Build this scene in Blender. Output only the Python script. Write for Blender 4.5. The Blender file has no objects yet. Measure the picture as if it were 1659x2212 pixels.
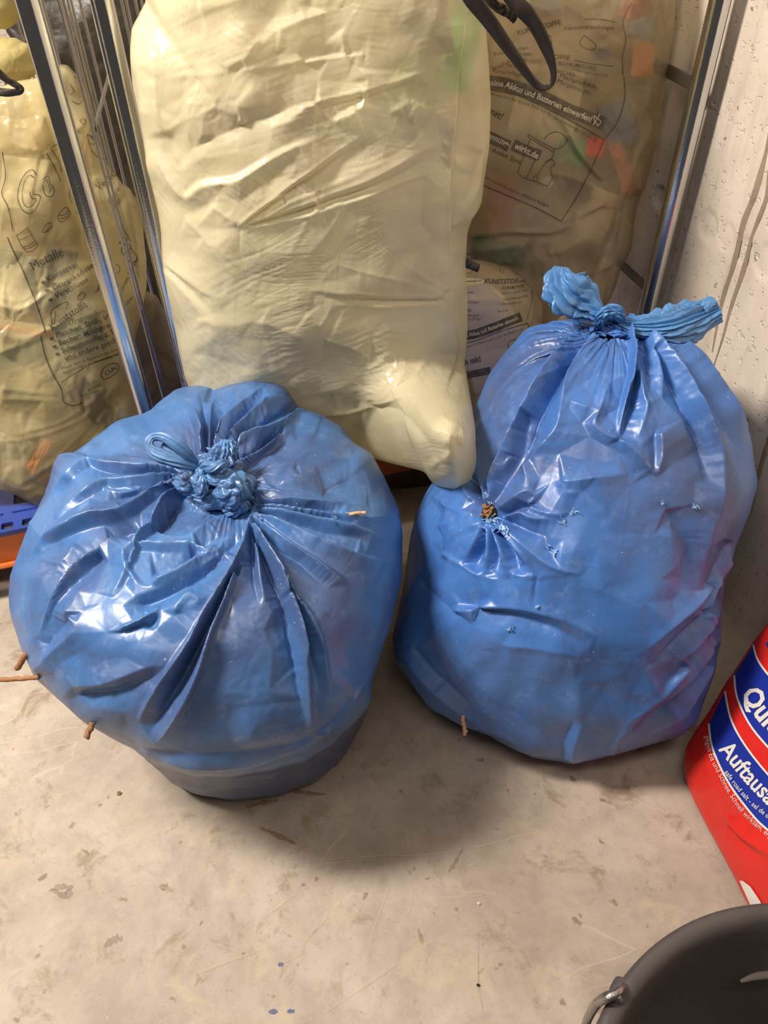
import bpy, bmesh, math, random
import numpy as np
from mathutils import Vector, Matrix
from mathutils.bvhtree import BVHTree
random.seed(7)
SC = bpy.context.scene
COL = SC.collection

# ------------------------------------------------------------------ camera
F = 1700.0; CX, CY = 829.5, 1106.0
_N = np.array([880-CX, 2870-CY, F]); _N /= np.linalg.norm(_N)          # world down, in camera axes
_D = np.array([130-CX, -544-CY, F]); _D -= _N*(_D@_N); _D /= np.linalg.norm(_D)   # room depth direction
_U = -_N; _X = np.cross(_D, _U)
RM = np.stack([_X, _D, _U]); CAM = np.array([0, 0, 1.4])
cd = bpy.data.cameras.new('camera'); cam = bpy.data.objects.new('camera', cd); COL.objects.link(cam)
cd.sensor_fit = 'HORIZONTAL'; cd.sensor_width = 36; cd.lens = F/1659*36; cd.clip_start = 0.02
_m = np.eye(4); _m[:3, 0] = RM@[1, 0, 0]; _m[:3, 1] = RM@[0, -1, 0]; _m[:3, 2] = RM@[0, 0, -1]; _m[:3, 3] = CAM
cam.matrix_world = Matrix(_m.tolist())
SC.camera = cam

# ------------------------------------------------------------------ world, lights, exposure
SC.view_settings.view_transform = 'Standard'; SC.view_settings.look = 'None'
SC.view_settings.gamma = 1; SC.view_settings.use_curve_mapping = False
SC.view_settings.exposure = 0.0
cy = SC.cycles      # keep the light paths short enough to render in reasonable time
cy.max_bounces = 5; cy.diffuse_bounces = 3; cy.glossy_bounces = 3; cy.transmission_bounces = 4; cy.transparent_max_bounces = 6
cy.caustics_reflective = False; cy.caustics_refractive = False; cy.use_adaptive_sampling = True; cy.adaptive_threshold = 0.07; cy.adaptive_min_samples = 12
W = bpy.data.worlds.new('room_ambient'); SC.world = W; W.use_nodes = True
W.node_tree.nodes['Background'].inputs[0].default_value = (1.0, 0.90, 0.80, 1)
W.node_tree.nodes['Background'].inputs[1].default_value = 0.07
def area(name, loc, target, sx, sy, power, col):
    l = bpy.data.lights.new(name, 'AREA'); l.shape = 'RECTANGLE'; l.size = sx; l.size_y = sy
    l.energy = power; l.color = col
    o = bpy.data.objects.new(name, l); COL.objects.link(o); o.location = loc
    o.rotation_euler = (Vector(target)-Vector(loc)).to_track_quat('-Z', 'Y').to_euler(); return o
area('ceiling_tube_light_left', (-1.30, 1.16, 2.62), (-0.4, 1.0, 0), 0.3, 0.7, 122, (1.0, 0.89, 0.76))
area('ceiling_tube_light_back', (0.15, 2.35, 2.72), (0.35, 1.6, 0), 0.6, 0.16, 14, (1.0, 0.89, 0.76))
area('ceiling_tube_light_front', (-0.1, -0.1, 2.75), (0.1, 0.5, 0), 1.3, 0.3, 16, (1.0, 0.90, 0.78))

# ------------------------------------------------------------------ projection helpers
def ray(u, v): return RM@np.array([u-CX, v-CY, F])
def onz(u, v, z): d = ray(u, v); return CAM+d*(z-CAM[2])/d[2]
def onx(u, v, x): d = ray(u, v); return CAM+d*x/d[0]
def ony(u, v, y): d = ray(u, v); return CAM+d*y/d[1]
def proj(P):
    c = (P-CAM)@RM
    return np.stack([CX+F*c[:, 0]/c[:, 2], CY+F*c[:, 1]/c[:, 2]], 1), c[:, 2]
def unproj(uv, dep):
    c = np.stack([(uv[:, 0]-CX)/F*dep, (uv[:, 1]-CY)/F*dep, dep], 1)
    return c@RM.T+CAM

# ------------------------------------------------------------------ numpy noise
_rs = np.random.RandomState(3)
_perm = _rs.permutation(512); _g = _rs.rand(512)*2*np.pi; _gx, _gy = np.cos(_g), np.sin(_g)
def gn(x, y, seed=0):
    xi = np.floor(x).astype(int); yi = np.floor(y).astype(int); xf = x-xi; yf = y-yi
    u = xf*xf*xf*(xf*(xf*6-15)+10); v = yf*yf*yf*(yf*(yf*6-15)+10)
    def c(i, j):
        h = _perm[(_perm[(xi+i+seed*37) % 512]+yi+j) % 512]
        return _gx[h]*(xf-i)+_gy[h]*(yf-j)
    a = c(0, 0); b = c(1, 0); d = c(0, 1); e = c(1, 1)
    return (a+(b-a)*u+(d-a)*v+(a-b-d+e)*u*v)*1.4
def ridged(x, y, seed=0, oct=2):
    r = 0; a = 1.0; s = 0
    for k in range(oct):
        r = r+a*(1-np.abs(gn(x*2**k, y*2**k, seed+k))*2); s += a; a *= .5
    return r/s
def sm(a, b, x): t = np.clip((x-a)/(b-a), 0, 1); return t*t*(3-2*t)
def worley(x, y, seed=0):
    xi = np.floor(x).astype(int); yi = np.floor(y).astype(int)
    f1 = np.full(x.shape, 9.); f2 = np.full(x.shape, 9.); hid = np.zeros(x.shape, int)
    for i in (-1, 0, 1):
        for j in (-1, 0, 1):
            h = _perm[(_perm[(xi+i+seed*53) % 512]+yi+j) % 512]
            px = xi+i+.5+.45*_gx[h]; py = yi+j+.5+.45*_gy[h]
            d = np.hypot(x-px, y-py); n = d < f1
            f2 = np.where(n, f1, np.minimum(f2, d)); hid = np.where(n, h, hid); f1 = np.where(n, d, f1)
    return f1, f2, hid

# creases: (height_mm, width_left_px, width_right_px, [points]); + is a ridge, - a valley; right = right hand when walking the points
def folds_height(P, folds, gain=1.0):
    H = np.zeros(len(P)); HN = np.zeros(len(P))
    for A, wl, wr, pts in folds:
        pts = np.array(pts, float)
        if len(pts) > 2:      # smooth the polyline a little
            t = np.linspace(0, len(pts)-1, len(pts)*4); k = np.clip(t.astype(int), 0, len(pts)-2); f = (t-k)[:, None]
            p0 = pts[np.maximum(k-1, 0)]; p1 = pts[k]; p2 = pts[k+1]; p3 = pts[np.minimum(k+2, len(pts)-1)]
            pts = .5*((2*p1)+(-p0+p2)*f+(2*p0-5*p1+4*p2-p3)*f*f+(-p0+3*p1-3*p2+p3)*f**3)
        m = 5*max(wl, wr)
        lo = pts.min(0)-m; hi = pts.max(0)+m
        ix = np.where((P[:, 0] > lo[0]) & (P[:, 0] < hi[0]) & (P[:, 1] > lo[1]) & (P[:, 1] < hi[1]))[0]
        if not len(ix): continue
        Q = P[ix]; L = np.r_[0, np.cumsum(np.hypot(*np.diff(pts, axis=0).T))]; T = L[-1]
        best = np.full(len(Q), 1e9); sg = np.ones(len(Q)); S = np.zeros(len(Q))
        for k in range(len(pts)-1):
            a = pts[k]; d = pts[k+1]-a; l2 = d@d
            if l2 < 1e-9: continue
            r = Q-a; t = np.clip((r@d)/l2, 0, 1); e = r-t[:, None]*d; dd = np.hypot(e[:, 0], e[:, 1])
            n = dd < best; cr = d[0]*r[:, 1]-d[1]*r[:, 0]
            best = np.where(n, dd, best); sg = np.where(n, np.sign(cr), sg); S = np.where(n, L[k]+t*math.sqrt(l2), S)
        w = np.where(sg > 0, wr, wl); s = S/T
        tap = np.clip(np.minimum(s/.12+.25, (1-s)/.42), 0, 1); ww = w*1.3*(.4+.6*np.sqrt(tap))
        x = np.sqrt(best**2+1.2)/ww; pr = np.clip(1-x, 0, 1)
        pr = .75*pr+.25*np.exp(-3.2*x)*(x < 2.5)
        v = gain*A*.001*tap*pr
        if A > 0: H[ix] = np.maximum(H[ix], v)+.35*np.minimum(H[ix], v)
        else: HN[ix] = np.minimum(HN[ix], v)+.35*np.maximum(HN[ix], v)
    H += HN
    return H

def catmull(pts, n):
    pts = np.array(pts, float); t = np.linspace(0, len(pts)-1, n); k = np.clip(t.astype(int), 0, len(pts)-2); f = (t-k)[:, None]
    p0 = pts[np.maximum(k-1, 0)]; p1 = pts[k]; p2 = pts[k+1]; p3 = pts[np.minimum(k+2, len(pts)-1)]
    return .5*((2*p1)+(-p0+p2)*f+(2*p0-5*p1+4*p2-p3)*f*f+(-p0+3*p1-3*p2+p3)*f**3)
def tin_height(P, folds, gain=1.0, seed=0, cell=52., jit=.0012, blur=2):
    """facets of taut film: heights along the creases, flat triangles between them"""
    from mathutils.geometry import delaunay_2d_cdt
    rs = np.random.RandomState(seed+100); pts = []; hs = []; ed = []
    x0, y0 = P.min(0)-30; x1, y1 = P.max(0)+30
    for A, wl, wr, pl in folds:
        if abs(A) < 3: continue
        pl = np.array(pl, float); L = np.hypot(*np.diff(pl, axis=0).T).sum(); n = max(4, int(L/10))
        q = catmull(pl, n*3)[::3] if len(pl) > 2 else np.linspace(pl[0], pl[1], n)
        q = np.r_[q, [pl[-1]]]; n = len(q); s = np.linspace(0, 1, n)
        tap = np.clip(np.minimum(s/.12+.35, (1-s)/.40), 0, 1)*(1+.03*rs.randn(n)); b = len(pts)
        w = min(wl, wr); asym = max(wl, wr) > 1.9*w
        T = np.gradient(q, axis=0); T /= np.maximum(np.linalg.norm(T, axis=1, keepdims=True), 1e-6); Nn = np.stack([-T[:, 1], T[:, 0]], 1)
        for k in range(n):
            pts.append(tuple(q[k])); hs.append(gain*A*.001*max(0, tap[k]))
            if k: ed.append((b+k-1, b+k))
        if asym:
            sd = 1 if wr < wl else -1
            for k in range(1, n-1): pts.append(tuple(q[k]+Nn[k]*sd*(w+3))); hs.append(0.)
    fp = np.array(pts)
    for gx in np.arange(x0, x1, cell):
        for gy in np.arange(y0, y1, cell):
            p = np.array([gx, gy])+rs.rand(2)*cell*.8
            if len(fp) and np.hypot(*(fp-p).T).min() < 17: continue
            pts.append(tuple(p)); hs.append(jit*rs.randn())
    for c in ((x0-60, y0-60), (x1+60, y0-60), (x1+60, y1+60), (x0-60, y1+60)): pts.append(c); hs.append(0.)
    pts = np.array(pts); hs = np.array(hs)
    vo, eo, fo, ov, _, _ = delaunay_2d_cdt([Vector(p) for p in pts], ed, [], 0, 1e-4)
    vo = np.array([tuple(v) for v in vo]); H = np.zeros(len(vo))
    for i, l in enumerate(ov):
        if l: H[i] = sum(hs[k] for k in l)/len(l)
        else: H[i] = hs[np.argmin(np.hypot(*(pts-vo[i]).T))]
    W_ = int(x1-x0)+2; Hh = int(y1-y0)+2; img = np.zeros((Hh, W_))
    for f in fo:
        a, b, c = vo[list(f)]; ha, hb, hc = H[list(f)]
        lx = int(max(x0, min(a[0], b[0], c[0]))-x0); ux = int(min(x1, max(a[0], b[0], c[0]))-x0)+1
        ly = int(max(y0, min(a[1], b[1], c[1]))-y0); uy = int(min(y1, max(a[1], b[1], c[1]))-y0)+1
        if ux <= lx or uy <= ly: continue
        X_, Y_ = np.meshgrid(np.arange(lx, ux+1), np.arange(ly, uy+1)); X_ = np.minimum(X_, W_-1); Y_ = np.minimum(Y_, Hh-1)
        px = X_+x0; py = Y_+y0; den = (b[1]-c[1])*(a[0]-c[0])+(c[0]-b[0])*(a[1]-c[1])
        if abs(den) < 1e-9: continue
        w1 = ((b[1]-c[1])*(px-c[0])+(c[0]-b[0])*(py-c[1]))/den; w2 = ((c[1]-a[1])*(px-c[0])+(a[0]-c[0])*(py-c[1]))/den; w3 = 1-w1-w2
        m = (w1 >= -1e-4) & (w2 >= -1e-4) & (w3 >= -1e-4)
        img[Y_[m], X_[m]] = (w1*ha+w2*hb+w3*hc)[m]
    for _k in range(blur):
        p = np.pad(img, 1, 'edge'); img = (p[:-2, 1:-1]+2*p[1:-1, 1:-1]+p[2:, 1:-1])/4
        p = np.pad(img, 1, 'edge'); img = (p[1:-1, :-2]+2*p[1:-1, 1:-1]+p[1:-1, 2:])/4
    fx = np.clip(P[:, 0]-x0, 0, W_-2.001); fy = np.clip(P[:, 1]-y0, 0, Hh-2.001); ix = fx.astype(int); iy = fy.astype(int); fx -= ix; fy -= iy
    return (img[iy, ix]*(1-fx)+img[iy, ix+1]*fx)*(1-fy)+(img[iy+1, ix]*(1-fx)+img[iy+1, ix+1]*fx)*fy

# ------------------------------------------------------------------ mesh helpers
def mesh_obj(name, V, Fc, mat=None, parent=None, smooth=True):
    me = bpy.data.meshes.new(name)
    V = np.asarray(V, float); 
    if isinstance(Fc, np.ndarray):
        n, k = Fc.shape
        me.vertices.add(len(V)); me.vertices.foreach_set('co', V.ravel())
        me.loops.add(n*k); me.loops.foreach_set('vertex_index', Fc.ravel().astype(np.int32))
        me.polygons.add(n); me.polygons.foreach_set('loop_start', np.arange(0, n*k, k, dtype=np.int32))
        me.update(calc_edges=True)
    else:
        me.from_pydata(V.tolist(), [], Fc)
    if smooth: me.polygons.foreach_set('use_smooth', [True]*len(me.polygons))
    if mat: me.materials.append(mat)
    o = bpy.data.objects.new(name, me); COL.objects.link(o)
    if parent: o.parent = parent; o.matrix_parent_inverse = Matrix.Identity(4)
    return o
def grid_faces(nu, nv, closed=True):     # nv rows of nu columns
    i = np.arange(nv-1)[:, None]*nu; j = np.arange(nu if closed else nu-1)[None]
    j2 = (j+1) % nu
    return np.stack([i+j, i+j2, i+nu+j2, i+nu+j], -1).reshape(-1, 4)
def normals(V, Fc):
    a = V[Fc[:, 2]]-V[Fc[:, 0]]; b = V[Fc[:, 3]]-V[Fc[:, 1]]; n = np.cross(a, b)
    N = np.zeros_like(V)
    for k in range(4):
        for c in range(3): N[:, c] += np.bincount(Fc[:, k], n[:, c], len(V))
    return N/np.maximum(np.linalg.norm(N, axis=1, keepdims=True), 1e-12)
def tag(o, label=None, cat=None, group=None, kind=None):
    if label: o['label'] = label
    if cat: o['category'] = cat
    if group: o['group'] = group
    if kind: o['kind'] = kind
    return o
def empty(name, loc, label, cat, group=None):
    o = bpy.data.objects.new(name, None); COL.objects.link(o); o.location = loc
    o.empty_display_size = .05
    tag(o, label, cat, group); return o
def root_offset(o, root):            # parts are built in world space; keep them there
    o.parent = root; o.matrix_parent_inverse = Matrix.Translation(-Vector(root.location))
def part(name, V, Fc, mat, root, smooth=True):
    o = mesh_obj(name, V, Fc, mat, None, smooth); root_offset(o, root); return o
def bm_box(bm, lo, hi, bev=0):
    r = bmesh.ops.create_cube(bm, size=1)
    for v in r['verts']:
        for k in range(3): v.co[k] = (lo[k]+hi[k])/2+v.co[k]*(hi[k]-lo[k])
    if bev:
        es = {e for v in r['verts'] for e in v.link_edges}
        bmesh.ops.bevel(bm, geom=list(es), offset=bev, segments=2, affect='EDGES')
def bm_obj(name, bm, mat, root=None, smooth=False):
    me = bpy.data.meshes.new(name); bmesh.ops.recalc_face_normals(bm, faces=bm.faces); bm.to_mesh(me); bm.free()
    if smooth: me.polygons.foreach_set('use_smooth', [True]*len(me.polygons))
    if mat: me.materials.append(mat)
    o = bpy.data.objects.new(name, me); COL.objects.link(o)
    if root: root_offset(o, root)
    return o
def sweep(path, rad, nu=24, nv=40, flat=1.0, pleat=0, amp=0.0, twist=0.0, seed=0, updir=(0, 0, 1), caps=True, crumple=0.0, ns=3.0):
    """tube along path; rad is a list of radii along it; flat squashes it along its second axis"""
    P = catmull(path, nv) if len(path) > 2 else np.linspace(path[0], path[1], nv)
    R = np.interp(np.linspace(0, 1, nv), np.linspace(0, 1, len(rad)), rad)
    T = np.gradient(P, axis=0); T /= np.linalg.norm(T, axis=1, keepdims=True)
    a = np.cross(T[0], updir); a /= np.linalg.norm(a); V = []
    th = np.linspace(0, 2*np.pi, nu, endpoint=False)
    for i in range(nv):
        a = a-T[i]*(a@T[i]); a /= np.linalg.norm(a); b = np.cross(T[i], a)
        s = i/(nv-1); ph = th+twist*s
        r = R[i]*np.ones(nu)
        if pleat:
            r = r*(1+amp*(ridged(np.cos(ph)*pleat/6+9+s*.5, np.sin(ph)*pleat/6+5+seed, seed)-.5))
        if crumple:
            f1, f2, _h = worley(np.cos(th)*ns*.45+3+s*ns*.9, np.sin(th)*ns*.45+s*ns*.7+seed, seed+5)
            r = r*(1+crumple*(f2-f1-.35))
        V.append(P[i]+np.outer(r*np.cos(th), a)+np.outer(r*np.sin(th)*flat, b))
    V = np.concatenate(V); Fc = grid_faces(nu, nv)
    if caps:
        n = len(V); V = np.r_[V, [P[0]], [P[-1]]]
        j = np.arange(nu); j2 = (j+1) % nu
        Fc = np.r_[Fc, np.stack([j2, j, np.full(nu, n), np.full(nu, n)], 1)[:, [0, 1, 2, 3]], np.stack([j+(nv-1)*nu, j2+(nv-1)*nu, np.full(nu, n+1), np.full(nu, n+1)], 1)]
        tri = Fc[-2*nu:, :3]; Fl = Fc[:-2*nu].tolist()+tri.tolist(); return V, Fl
    return V, Fc

# ------------------------------------------------------------------ material helpers
def new_mat(name):
    m = bpy.data.materials.new(name); m.use_nodes = True; nt = m.node_tree
    return m, nt, nt.nodes['Principled BSDF'], nt.nodes['Material Output']
def nd(nt, t, **kw):
    n = nt.nodes.new(t)
    for k, v in kw.items():
        if k.startswith('i_'):
            key = k[2:]; n.inputs[int(key) if key.isdigit() else key.replace('_', ' ')].default_value = v
        else: setattr(n, k, v)
    return n
def noise(nt, co, scale, detail=3, rough=.55, dist=0):
    n = nd(nt, 'ShaderNodeTexNoise'); n.inputs['Scale'].default_value = scale; n.inputs['Detail'].default_value = detail
    n.inputs['Roughness'].default_value = rough; n.inputs['Distortion'].default_value = dist
    nt.links.new(co, n.inputs['Vector']); return n.outputs['Fac']
def ramp(nt, fac, stops):
    r = nd(nt, 'ShaderNodeValToRGB'); e = r.color_ramp.elements
    while len(e) < len(stops): e.new(.5)
    for k, (p, c) in enumerate(stops):
        e[k].position = p; e[k].color = (c, c, c, 1) if isinstance(c, (int, float)) else (*c, 1)
    nt.links.new(fac, r.inputs[0]); return r.outputs[0]
def mix(nt, fac, a, b, mode='MIX'):
    n = nd(nt, 'ShaderNodeMix', data_type='RGBA', blend_type=mode)
    for s, val in ((n.inputs[0], fac), (n.inputs[6], a), (n.inputs[7], b)):
        if isinstance(val, (int, float)): s.default_value = val
        elif isinstance(val, tuple): s.default_value = (*val, 1)
        else: nt.links.new(val, s)
    return n.outputs[2]
def bump(nt, h, strength, dist, prev=None):
    b = nd(nt, 'ShaderNodeBump'); b.inputs['Strength'].default_value = strength; b.inputs['Distance'].default_value = dist
    nt.links.new(h, b.inputs['Height'])
    if prev: nt.links.new(prev, b.inputs['Normal'])
    return b.outputs[0]
def objco(nt): return nd(nt, 'ShaderNodeTexCoord').outputs['Object']
def math_(nt, op, a, b=None):
    n = nd(nt, 'ShaderNodeMath', operation=op)
    for s, val in ((n.inputs[0], a), (n.inputs[1], b)):
        if val is None: continue
        if isinstance(val, (int, float)): s.default_value = val
        else: nt.links.new(val, s)
    return n.outputs[0]
def simple(name, col, rough=.5, metal=0., spec=.5, bumps=None, var=0.0, vscale=20):
    m, nt, p, out = new_mat(name); co = objco(nt)
    p.inputs['Roughness'].default_value = rough; p.inputs['Metallic'].default_value = metal
    p.inputs['Specular IOR Level'].default_value = spec
    if var:
        c = mix(nt, noise(nt, co, vscale, 4), tuple(x*(1-var) for x in col), tuple(min(1, x*(1+var)) for x in col)); nt.links.new(c, p.inputs['Base Color'])
    else: p.inputs['Base Color'].default_value = (*col, 1)
    if bumps: nt.links.new(bump(nt, noise(nt, co, bumps[0], 3), bumps[1], bumps[2]), p.inputs['Normal'])
    return m
def crumple_bump(nt, co, big=.3, fine=.35):
    """creased film relief: distorted cells and scratches"""
    n1 = nd(nt, 'ShaderNodeTexNoise'); n1.inputs['Scale'].default_value = 9; nt.links.new(co, n1.inputs['Vector'])
    mx = nd(nt, 'ShaderNodeMixRGB', blend_type='LINEAR_LIGHT'); mx.inputs[0].default_value = .06
    nt.links.new(co, mx.inputs[1]); nt.links.new(n1.outputs['Color'], mx.inputs[2])
    v = nd(nt, 'ShaderNodeTexVoronoi', feature='DISTANCE_TO_EDGE'); v.inputs['Scale'].default_value = 26; nt.links.new(mx.outputs[0], v.inputs['Vector'])
    v2 = nd(nt, 'ShaderNodeTexVoronoi', feature='F1'); v2.inputs['Scale'].default_value = 90; nt.links.new(mx.outputs[0], v2.inputs['Vector'])
    b = bump(nt, v.outputs['Distance'], big*.35, .010)
    b = bump(nt, v2.outputs['Distance'], fine*.5, .0012, b)
    b = bump(nt, noise(nt, co, 35, 4, .6), .10, .006, b)
    return b

# blue bin-liner film, translucent over dark contents
def blue_mat(name, zband, purple=None, base=((.043, .126, .335), (.066, .176, .425))):
    m, nt, p, out = new_mat(name); co = objco(nt)
    c = mix(nt, ramp(nt, noise(nt, co, 5, 4, .6), [(.3, 0), (.7, 1)]), base[0], base[1])
    # film lying against dull contents: greyer
    g = ramp(nt, noise(nt, co, 3.2, 5, .65, .6), [(.48, 0), (.60, .7)])
    c = mix(nt, g, c, (.055, .085, .21))
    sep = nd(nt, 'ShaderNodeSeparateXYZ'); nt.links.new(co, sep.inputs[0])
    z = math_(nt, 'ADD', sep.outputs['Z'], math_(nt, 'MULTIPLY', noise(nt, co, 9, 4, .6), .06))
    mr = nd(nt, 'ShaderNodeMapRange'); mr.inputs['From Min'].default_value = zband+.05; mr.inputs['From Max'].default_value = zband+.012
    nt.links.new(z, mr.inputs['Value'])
    c = mix(nt, math_(nt, 'MULTIPLY', mr.outputs[0], .75), c, (.062, .070, .12))  # greyer towards the bottom: dull contents, with shade put into the colour
    if purple:    # a pink and violet package pressed against the film from inside
        for (x, y, zz, r, colr, amt) in purple:
            vm = nd(nt, 'ShaderNodeVectorMath', operation='DISTANCE'); nt.links.new(co, vm.inputs[0]); vm.inputs[1].default_value = (x, y, zz)
            dd = math_(nt, 'ADD', vm.outputs['Value'], math_(nt, 'MULTIPLY', noise(nt, co, 10, 3), .08))
            mr2 = nd(nt, 'ShaderNodeMapRange'); mr2.inputs['From Min'].default_value = r+.06; mr2.inputs['From Max'].default_value = r-.02
            mr2.inputs['To Max'].default_value = amt; nt.links.new(dd, mr2.inputs['Value'])
            c = mix(nt, mr2.outputs[0], c, colr)
    # dust
    d = ramp(nt, noise(nt, co, 26, 6, .75), [(.56, 0), (.76, .35)])
    c = mix(nt, d, c, (.30, .40, .62))
    spk = ramp(nt, noise(nt, co, 150, 2, .5), [(.74, 0), (.78, .7)])
    c = mix(nt, spk, c, (.45, .55, .75))
    nt.links.new(c, p.inputs['Base Color'])
    p.inputs['Specular IOR Level'].default_value = .6
    nt.links.new(ramp(nt, noise(nt, co, 14, 4), [(.3, .30), (.7, .44)]), p.inputs['Roughness'])
    
    nt.links.new(crumple_bump(nt, co, .10, .25), p.inputs['Normal'])
    return m
def film_mat(name, col, opacity, rough=.35, transl=.35, tint=(1, .96, .80), big=.25, var=.12, spec=.5, blotch=0, haze=.3):
    m, nt, p, out = new_mat(name); co = objco(nt)
    c = mix(nt, ramp(nt, noise(nt, co, 6, 4, .6), [(.35, 0), (.65, 1)]), tuple(x*(1-var) for x in col), tuple(min(1, x*(1+var)) for x in col))
    nt.links.new(c, p.inputs['Base Color']); p.inputs['Roughness'].default_value = rough
    p.inputs['Specular IOR Level'].default_value = spec
    nrm = crumple_bump(nt, co, big, .4); nt.links.new(nrm, p.inputs['Normal'])
    tr = nd(nt, 'ShaderNodeBsdfTranslucent'); nt.links.new(c, tr.inputs[0])
    ms = nd(nt, 'ShaderNodeMixShader'); ms.inputs[0].default_value = transl
    nt.links.new(p.outputs[0], ms.inputs[1]); nt.links.new(tr.outputs[0], ms.inputs[2])
    tp = nd(nt, 'ShaderNodeBsdfTransparent'); tp.inputs[0].default_value = (*tint, 1)
    m2 = nd(nt, 'ShaderNodeMixShader')
    if blotch:
        nt.links.new(ramp(nt, noise(nt, co, 5, 3, .5, .4), [(.38, max(0, opacity-blotch)), (.6, min(1, opacity+blotch*.4))]), m2.inputs[0])
    else: m2.inputs[0].default_value = opacity
    rf = nd(nt, 'ShaderNodeBsdfRefraction'); rf.inputs['Color'].default_value = (*tint, 1); rf.inputs['Roughness'].default_value = .55; rf.inputs['IOR'].default_value = 1.12
    m3 = nd(nt, 'ShaderNodeMixShader'); m3.inputs[0].default_value = haze; nt.links.new(tp.outputs[0], m3.inputs[1]); nt.links.new(rf.outputs[0], m3.inputs[2])
    nt.links.new(m3.outputs[0], m2.inputs[1]); nt.links.new(ms.outputs[0], m2.inputs[2])
    nt.links.new(m2.outputs[0], out.inputs['Surface'])
    return m
def print_mat(name, col, opacity=.8, rough=.5):
    m, nt, p, out = new_mat(name); p.inputs['Base Color'].default_value = (*col, 1); p.inputs['Roughness'].default_value = rough
    tp = nd(nt, 'ShaderNodeBsdfTransparent'); ms = nd(nt, 'ShaderNodeMixShader')
    co = objco(nt)
    nt.links.new(ramp(nt, noise(nt, co, 60, 3), [(.3, opacity*.7), (.6, opacity)]), ms.inputs[0])
    nt.links.new(tp.outputs[0], ms.inputs[1]); nt.links.new(p.outputs[0], ms.inputs[2]); nt.links.new(ms.outputs[0], out.inputs['Surface'])
    return m

M = {}
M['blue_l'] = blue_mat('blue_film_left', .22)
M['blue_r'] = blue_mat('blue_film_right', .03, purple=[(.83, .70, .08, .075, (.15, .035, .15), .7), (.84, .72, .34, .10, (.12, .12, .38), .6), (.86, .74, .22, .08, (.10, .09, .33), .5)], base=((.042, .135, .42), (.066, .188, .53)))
M['blue_knot'] = blue_mat('blue_film_knot', -2, base=((.055, .18, .45), (.085, .25, .54)))
M['cream'] = film_mat('cream_film', (.90, .83, .60), .72, .24, .30, big=.14, var=.05, blotch=.10, spec=.7)
M['yfilm'] = film_mat('yellow_printed_film', (.72, .63, .37), .52, .28, .3, big=.3, blotch=.22)
M['yfilm2'] = film_mat('yellow_printed_film_dull', (.68, .57, .39), .46, .32, .3, big=.3, blotch=.2)
M['yfilm3'] = film_mat('yellow_film_plain', (.70, .62, .30), .85, .4, .35, big=.25)
M['clear'] = film_mat('clear_tinted_film', (.40, .35, .26), .45, .25, .2, big=.4)
M['steel'] = simple('zinc_plated_steel', (.62, .63, .64), .16, 1., .5, (300, .15, .001))
M['wire'] = simple('zinc_wire', (.55, .54, .52), .3, 1.)
M['flat'] = simple('galvanised_flat_bar', (.38, .38, .37), .42, 1., .5, (80, .2, .002), .15)
M['ink'] = print_mat('dark_print', (.035, .028, .022), .82)
M['ink_band'] = print_mat('brown_grey_print', (.11, .085, .06), .80)
M['ink_pale'] = print_mat('pale_print', (.62, .56, .42), .95)
M['black'] = simple('black_plastic_strap', (.034, .027, .023), .38, 0, .5, (60, .5, .003))
M['wood'] = simple('dry_twig', (.30, .15, .07), .7, 0, .3, (200, .6, .002), .35, 60)
M['palewood'] = simple('pale_dry_twig', (.55, .36, .22), .6, 0, .3, (200, .5, .002), .25, 60)
M['deck'] = simple('blue_plastic_deck', (.022, .055, .30), .42, 0, .5, (40, .3, .003), .25, 12)
M['white'] = simple('white_ink', (.75, .73, .70), .45)
M['saltblue'] = simple('dark_blue_ink', (.012, .03, .33), .40, 0, .5, None, .15, 30)

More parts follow.
